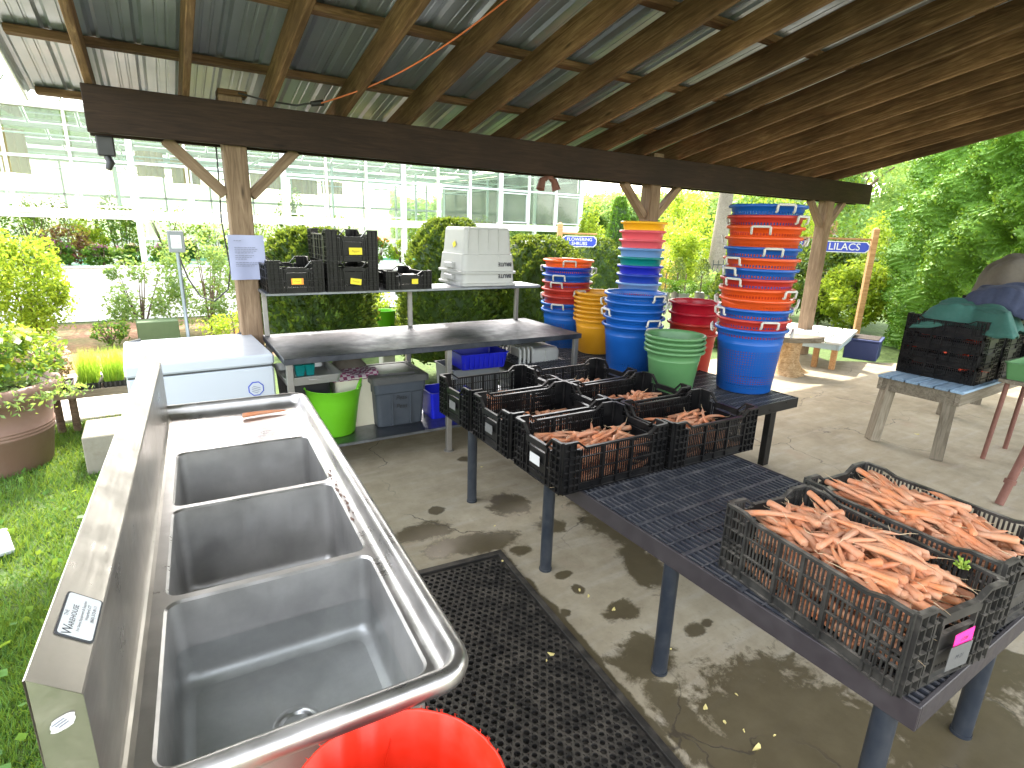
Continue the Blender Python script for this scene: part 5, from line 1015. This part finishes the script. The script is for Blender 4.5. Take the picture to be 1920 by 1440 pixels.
x,y=polar(46.4,16); shrub('low reddish shrub before the pale golden shrub','shrub',x,y,-.1,.5,.4,1.6,1600,.07,leafm('russet',(.45,.22,.08),(.6,.38,.12),None,.4),47)
x,y=polar(61,14); shrub('broad leafy lilac shrub behind the LILACS sign','shrub',x,y,-.1,1.3,1.0,2.0,12000,.085,M['lf_clip'],48,46,.3)
x,y=polar(63.8,13); shrub('light green lilac shrub right of the right post','shrub',x,y,-.1,.95,.8,1.5,9000,.08,M['lf_yellow'],49,40,.3)
x,y=polar(64.6,15.5); shrub('yellow green shrub between sign and tall hedge','shrub',x,y,-.1,.9,.8,2.4,6000,.09,M['lf_yellow'],50,34,.33)
x,y=polar(60.2,17); shrub('red leaved shrub showing behind the LILACS sign','shrub',x,y,.5,.8,.6,2.0,3500,.09,M['lf_maroon'],51,30,.33)
x,y=polar(57.7,15); shrub('yellow green shrub left of the right post','shrub',x,y,-.1,.75,.7,2.7,5500,.09,M['lf_yellow'],52,34,.33)
x,y=polar(56.6,20); shrub('dark green shrub behind the tall basket stack','shrub',x,y,-.1,1.5,1.2,3.2,6000,.13,M['lf_green'],53,34,.33)
x,y=polar(52.6,13.5); shrub('pale green shrub behind the topiary table','shrub',x,y,-.1,.9,.8,1.15,2600,.08,M['lf_pale'],54,30,.33)
# topiary bench
tx,ty=polar(50.6,10.6)
t=thing('display_table','grey slatted display table holding small topiary pots','table',(tx,ty,-.1),R(-48)); b=MB(); b.cbox(-1.0,1.0,-.3,.3,.62,.67,.004); b.build('table_top',M['grey_wood'],t)
for sx in (-.9,0,.9): b=MB(); b.cbox(sx-.04,sx+.04,-.27,.27,0,.62,.003); b.build('leg',M['grey_wood'],t)
ca,sa=math.cos(R(-48)),math.sin(R(-48))
for i,(u,v,kd) in enumerate(((-.62,-.1,'ball'),(-.28,-.1,'ball'),(.22,-.1,'ball'),(-.42,.2,'spire'),(.0,.2,'spire'),(.5,.2,'spire'))):
    x,y=tx+u*ca-v*sa,ty+u*sa+v*ca
    t=thing('topiary_pot',('round topiary ball in grey pot, ' if kd=='ball' else 'dark spiral topiary in pot, ')+('left','middle','right')[i%3]+(' of the display table front row' if kd=='ball' else ' of the display table back row'),'topiary',(x,y,.57),0,'topiaries on the display table')
    b=MB(); b.lathe([(0,0),(.075,0),(.10,.17),(.105,.17),(.10,.155),(0,.15)],20); b.build('pot',M['alum'],t)
    if kd=='ball': q=np.random.default_rng(i); p_=q.normal(size=(1600,3)); p_/=np.linalg.norm(p_,axis=1)[:,None]; dd=p_.copy(); p_*=q.uniform(.85,1.05,1600)[:,None]*np.array([.20,.20,.125]); p_[:,2]+=.27; mobj('foliage',leaf_mesh('foliage',p_,.035,M['lf_hedge'],.4,dd,.6,i),t)
    else: P_,D_=conifer_pts(1500,.12,.62,i,2,.0,.22); P_[:,2]+=.15; mobj('foliage',leaf_mesh('foliage',P_,.035,M['lf_dark'],.4,D_,.6,i),t)
    b=MB(); b.tube([(0,0,.1),(0,0,.5)],.012,6); b.build('trunk',M['bark'],t)
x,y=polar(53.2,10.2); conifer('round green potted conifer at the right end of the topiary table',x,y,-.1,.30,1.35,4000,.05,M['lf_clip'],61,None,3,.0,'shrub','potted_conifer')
b=MB(); b.cbox(-.35,.35,-.01,.01,0,.03,.003,0); b.add([(-.32,0,.0),(.38,0,.0),(-.18,0,.32)],[(0,1,2)]); b.add([(-.32,.02,.0),(.38,.02,.0),(-.18,.02,.32)],[(0,1,2)]); o=b.build('folded_board',M['grey_wood']); x,y=polar(51.6,9.2); o.location=(x,y,.45); o.rotation_euler=(0,0,R(-50)); tag(o,'grey triangular board leaning below the topiary pots','board')
# bare trunk and far trees
def tree(label,x,y,z0,h,cr,ch,n,leaf,mt,seed,tr=.18,group=None,me=None,name='tree'):
    t=thing(name,label,'tree',(x,y,z0),0,group); b=MB(); rr=random.Random(seed); b.tube([(0,0,-.1),(rr.uniform(-.1,.1),rr.uniform(-.1,.1),h*.4),(rr.uniform(-.2,.2),0,h*.85)],[tr*1.15,tr*.85,tr*.25],12)
    for i in range(7): a=rr.uniform(0,6.28); z=h*rr.uniform(.4,.7); b.tube([(0,0,z),(cr*.4*math.cos(a),cr*.4*math.sin(a),z+h*.12),(cr*.75*math.cos(a),cr*.75*math.sin(a),z+h*.2)],[tr*.4,tr*.25,tr*.06],6)
    b.build('trunk',M['bark'],t)
    if me is None: p_=crown_pts(n,cr,cr,ch/2,44,.30,seed,.55); me=leaf_mesh('crown',p_,leaf,mt,.6,None,1,seed)
    c_=mobj('crown',me,t); c_.location=(0,0,h-ch/2); return t,me
x,y=polar(51.6,17.5); tt,_=tree('tall bare lower trunk standing between the two tall stacks',x,y,-.1,9,3.0,4.0,9000,.16,M['lf_green'],70,.215)
for ch in tt.children:
    if ch.name.startswith('trunk'): ch.data.materials[0]=wood('pale_bark',(.20,.17,.13),(.33,.29,.23),(.45,.40,.33),.95,.3)
tree('added broad tree outside the picture, placed to shade the lawn',-3.3,7.3,-.13,9.2,3.2,5.2,9000,.13,M['lf_green'],171,.2)  # unseen tree added so its crown shades the lawn
mes=[]
fs_=[(37.2,62,5.9),(40.5,66,6.4),(43.6,62,6.2),(46.4,60,6.0),(49.4,62,6.5),(52.8,56,6.0),(55.6,52,6.6),(33.5,60,5.6),(30,64,5.6),(26.5,68,5.4),(58.6,46,7.5),(61.5,42,8.5),(35.6,70,6.5),(47.9,74,7.2),(54.2,70,7.6),(42,78,7.2)]
for i,(az,d,h_) in enumerate(fs_):
    x,y=polar(az,d); me=mes[i%3] if len(mes)>=3 else None
    t,me=tree('far tree',x,y,-.1,h_,4.6,h_*.9,9000,.30,M['lf_far'],80+i,.25,'far trees along the edge of the nursery',me)
    if len(mes)<3: mes.append(me)
    t['label']='pale green far tree, %s'%('seen through the greenhouse glass' if az<39 else 'in the wooded edge beyond the middle post' if az<50 else 'in the wooded edge behind the tall basket stack' if az<57 else 'in the wooded edge behind the right post')
for i,(az,d,h_,mt) in enumerate(((58.2,27,7,'lf_green'),(62.6,36,8.5,'lf_far'),(67.5,48,11,'lf_far'))):
    x,y=polar(az,d); tree(('drooping dark green','airy pale green','pale green leafy','light green leafy','tall pale green')[i]+' tree behind the right post and hedge',x,y,-.1,h_,2.6,h_*.9,9000,.20,M[mt],130+i,.22)
# dark wooded mass filling gaps at the horizon
q=np.random.default_rng(5); n=26000; az=q.uniform(R(20),R(80),n); d=q.uniform(88,100,n); P0=np.stack([d*np.sin(az),d*np.cos(az),q.uniform(-.1,1,n)**1*(5.6+.9*np.sin(az*40)+.6*np.sin(az*97))],1)
o=mobj('distant_wood',leaf_mesh('distant_wood',P0,.8,M['lf_far'],.7,None,1,3)); tag(o,'distant band of woodland closing the horizon','woodland',None,'stuff')
# iron fence
t=thing('iron_fence','thin dark iron fence seen beside the right post','fence',(*polar(57.2,15.5),-.1),R(-40))
b=MB(); x=-1.6
while x<1.6: b.cbox(x,x+.02,-.01,.01,0,1.25,.003); x+=.12
b.cbox(-1.6,1.6,-.012,.012,1.12,1.15,.003); b.cbox(-1.6,1.6,-.012,.012,.15,.18,.003); b.build('railing',M['fence_iron'],t)
# ------------------------------------------------------------------ fallen leaves and scraps
random.seed(31); leafcol=plain('fallen_leaf',(.62,.52,.20),.7)
lm=[]
for k in range(4):
    b=MB(); nn=9; b.add([(.022*(1+.3*math.sin(k+3*a))*math.cos(a),.012*(1+.3*math.cos(k*2+2*a))*math.sin(a),.002+.004*math.sin(a*2+k)) for a in [2*PI*i/nn for i in range(nn)]],[tuple(range(nn))]); lm.append(b.mesh('fallen_leaf',leafcol))
sp_=[(1.60,.83,1.3),(1.58,1.04,.9),(1.22,1.55,1.0),(1.61,1.85,.8),(1.62,1.79,.8),(1.66,1.65,.9),(1.65,3.05,1.0),(1.74,1.02,.5),(1.18,1.53,.5),(1.39,2.24,.6),(1.59,.96,.6),(1.62,.90,.5),(1.70,.83,.5),(1.70,1.33,.5),(5.87,2.13,1.5),(6.14,3.32,1.2),(1.55,2.6,.6),(4.7,2.9,1.0),(1.9,3.4,.7)]
wh=['largest yellow scrap on the wet floor at the bottom','curled yellow scrap right of the rubber mat edge','yellow leaf scrap on the middle of the rubber mat','pale leaf scrap on the floor between mat and second leg','round pale scrap beside the one between mat and leg','pale scrap in the damp spot before the third table leg','yellow leaf near the first black table leg']
for i,(x,y,s_) in enumerate(sp_):
    onmat=i in (2,8,9); o=mobj('fallen_leaf',lm[i%4]); o.location=(x,y,.018 if onmat else .003); o.rotation_euler=(0,0,random.uniform(0,6)); o.scale=(s_*.72,)*3
    tag(o,wh[i] if i<7 else 'tiny pale plant scrap lying on the floor','leaf','leaf scraps on the floor')
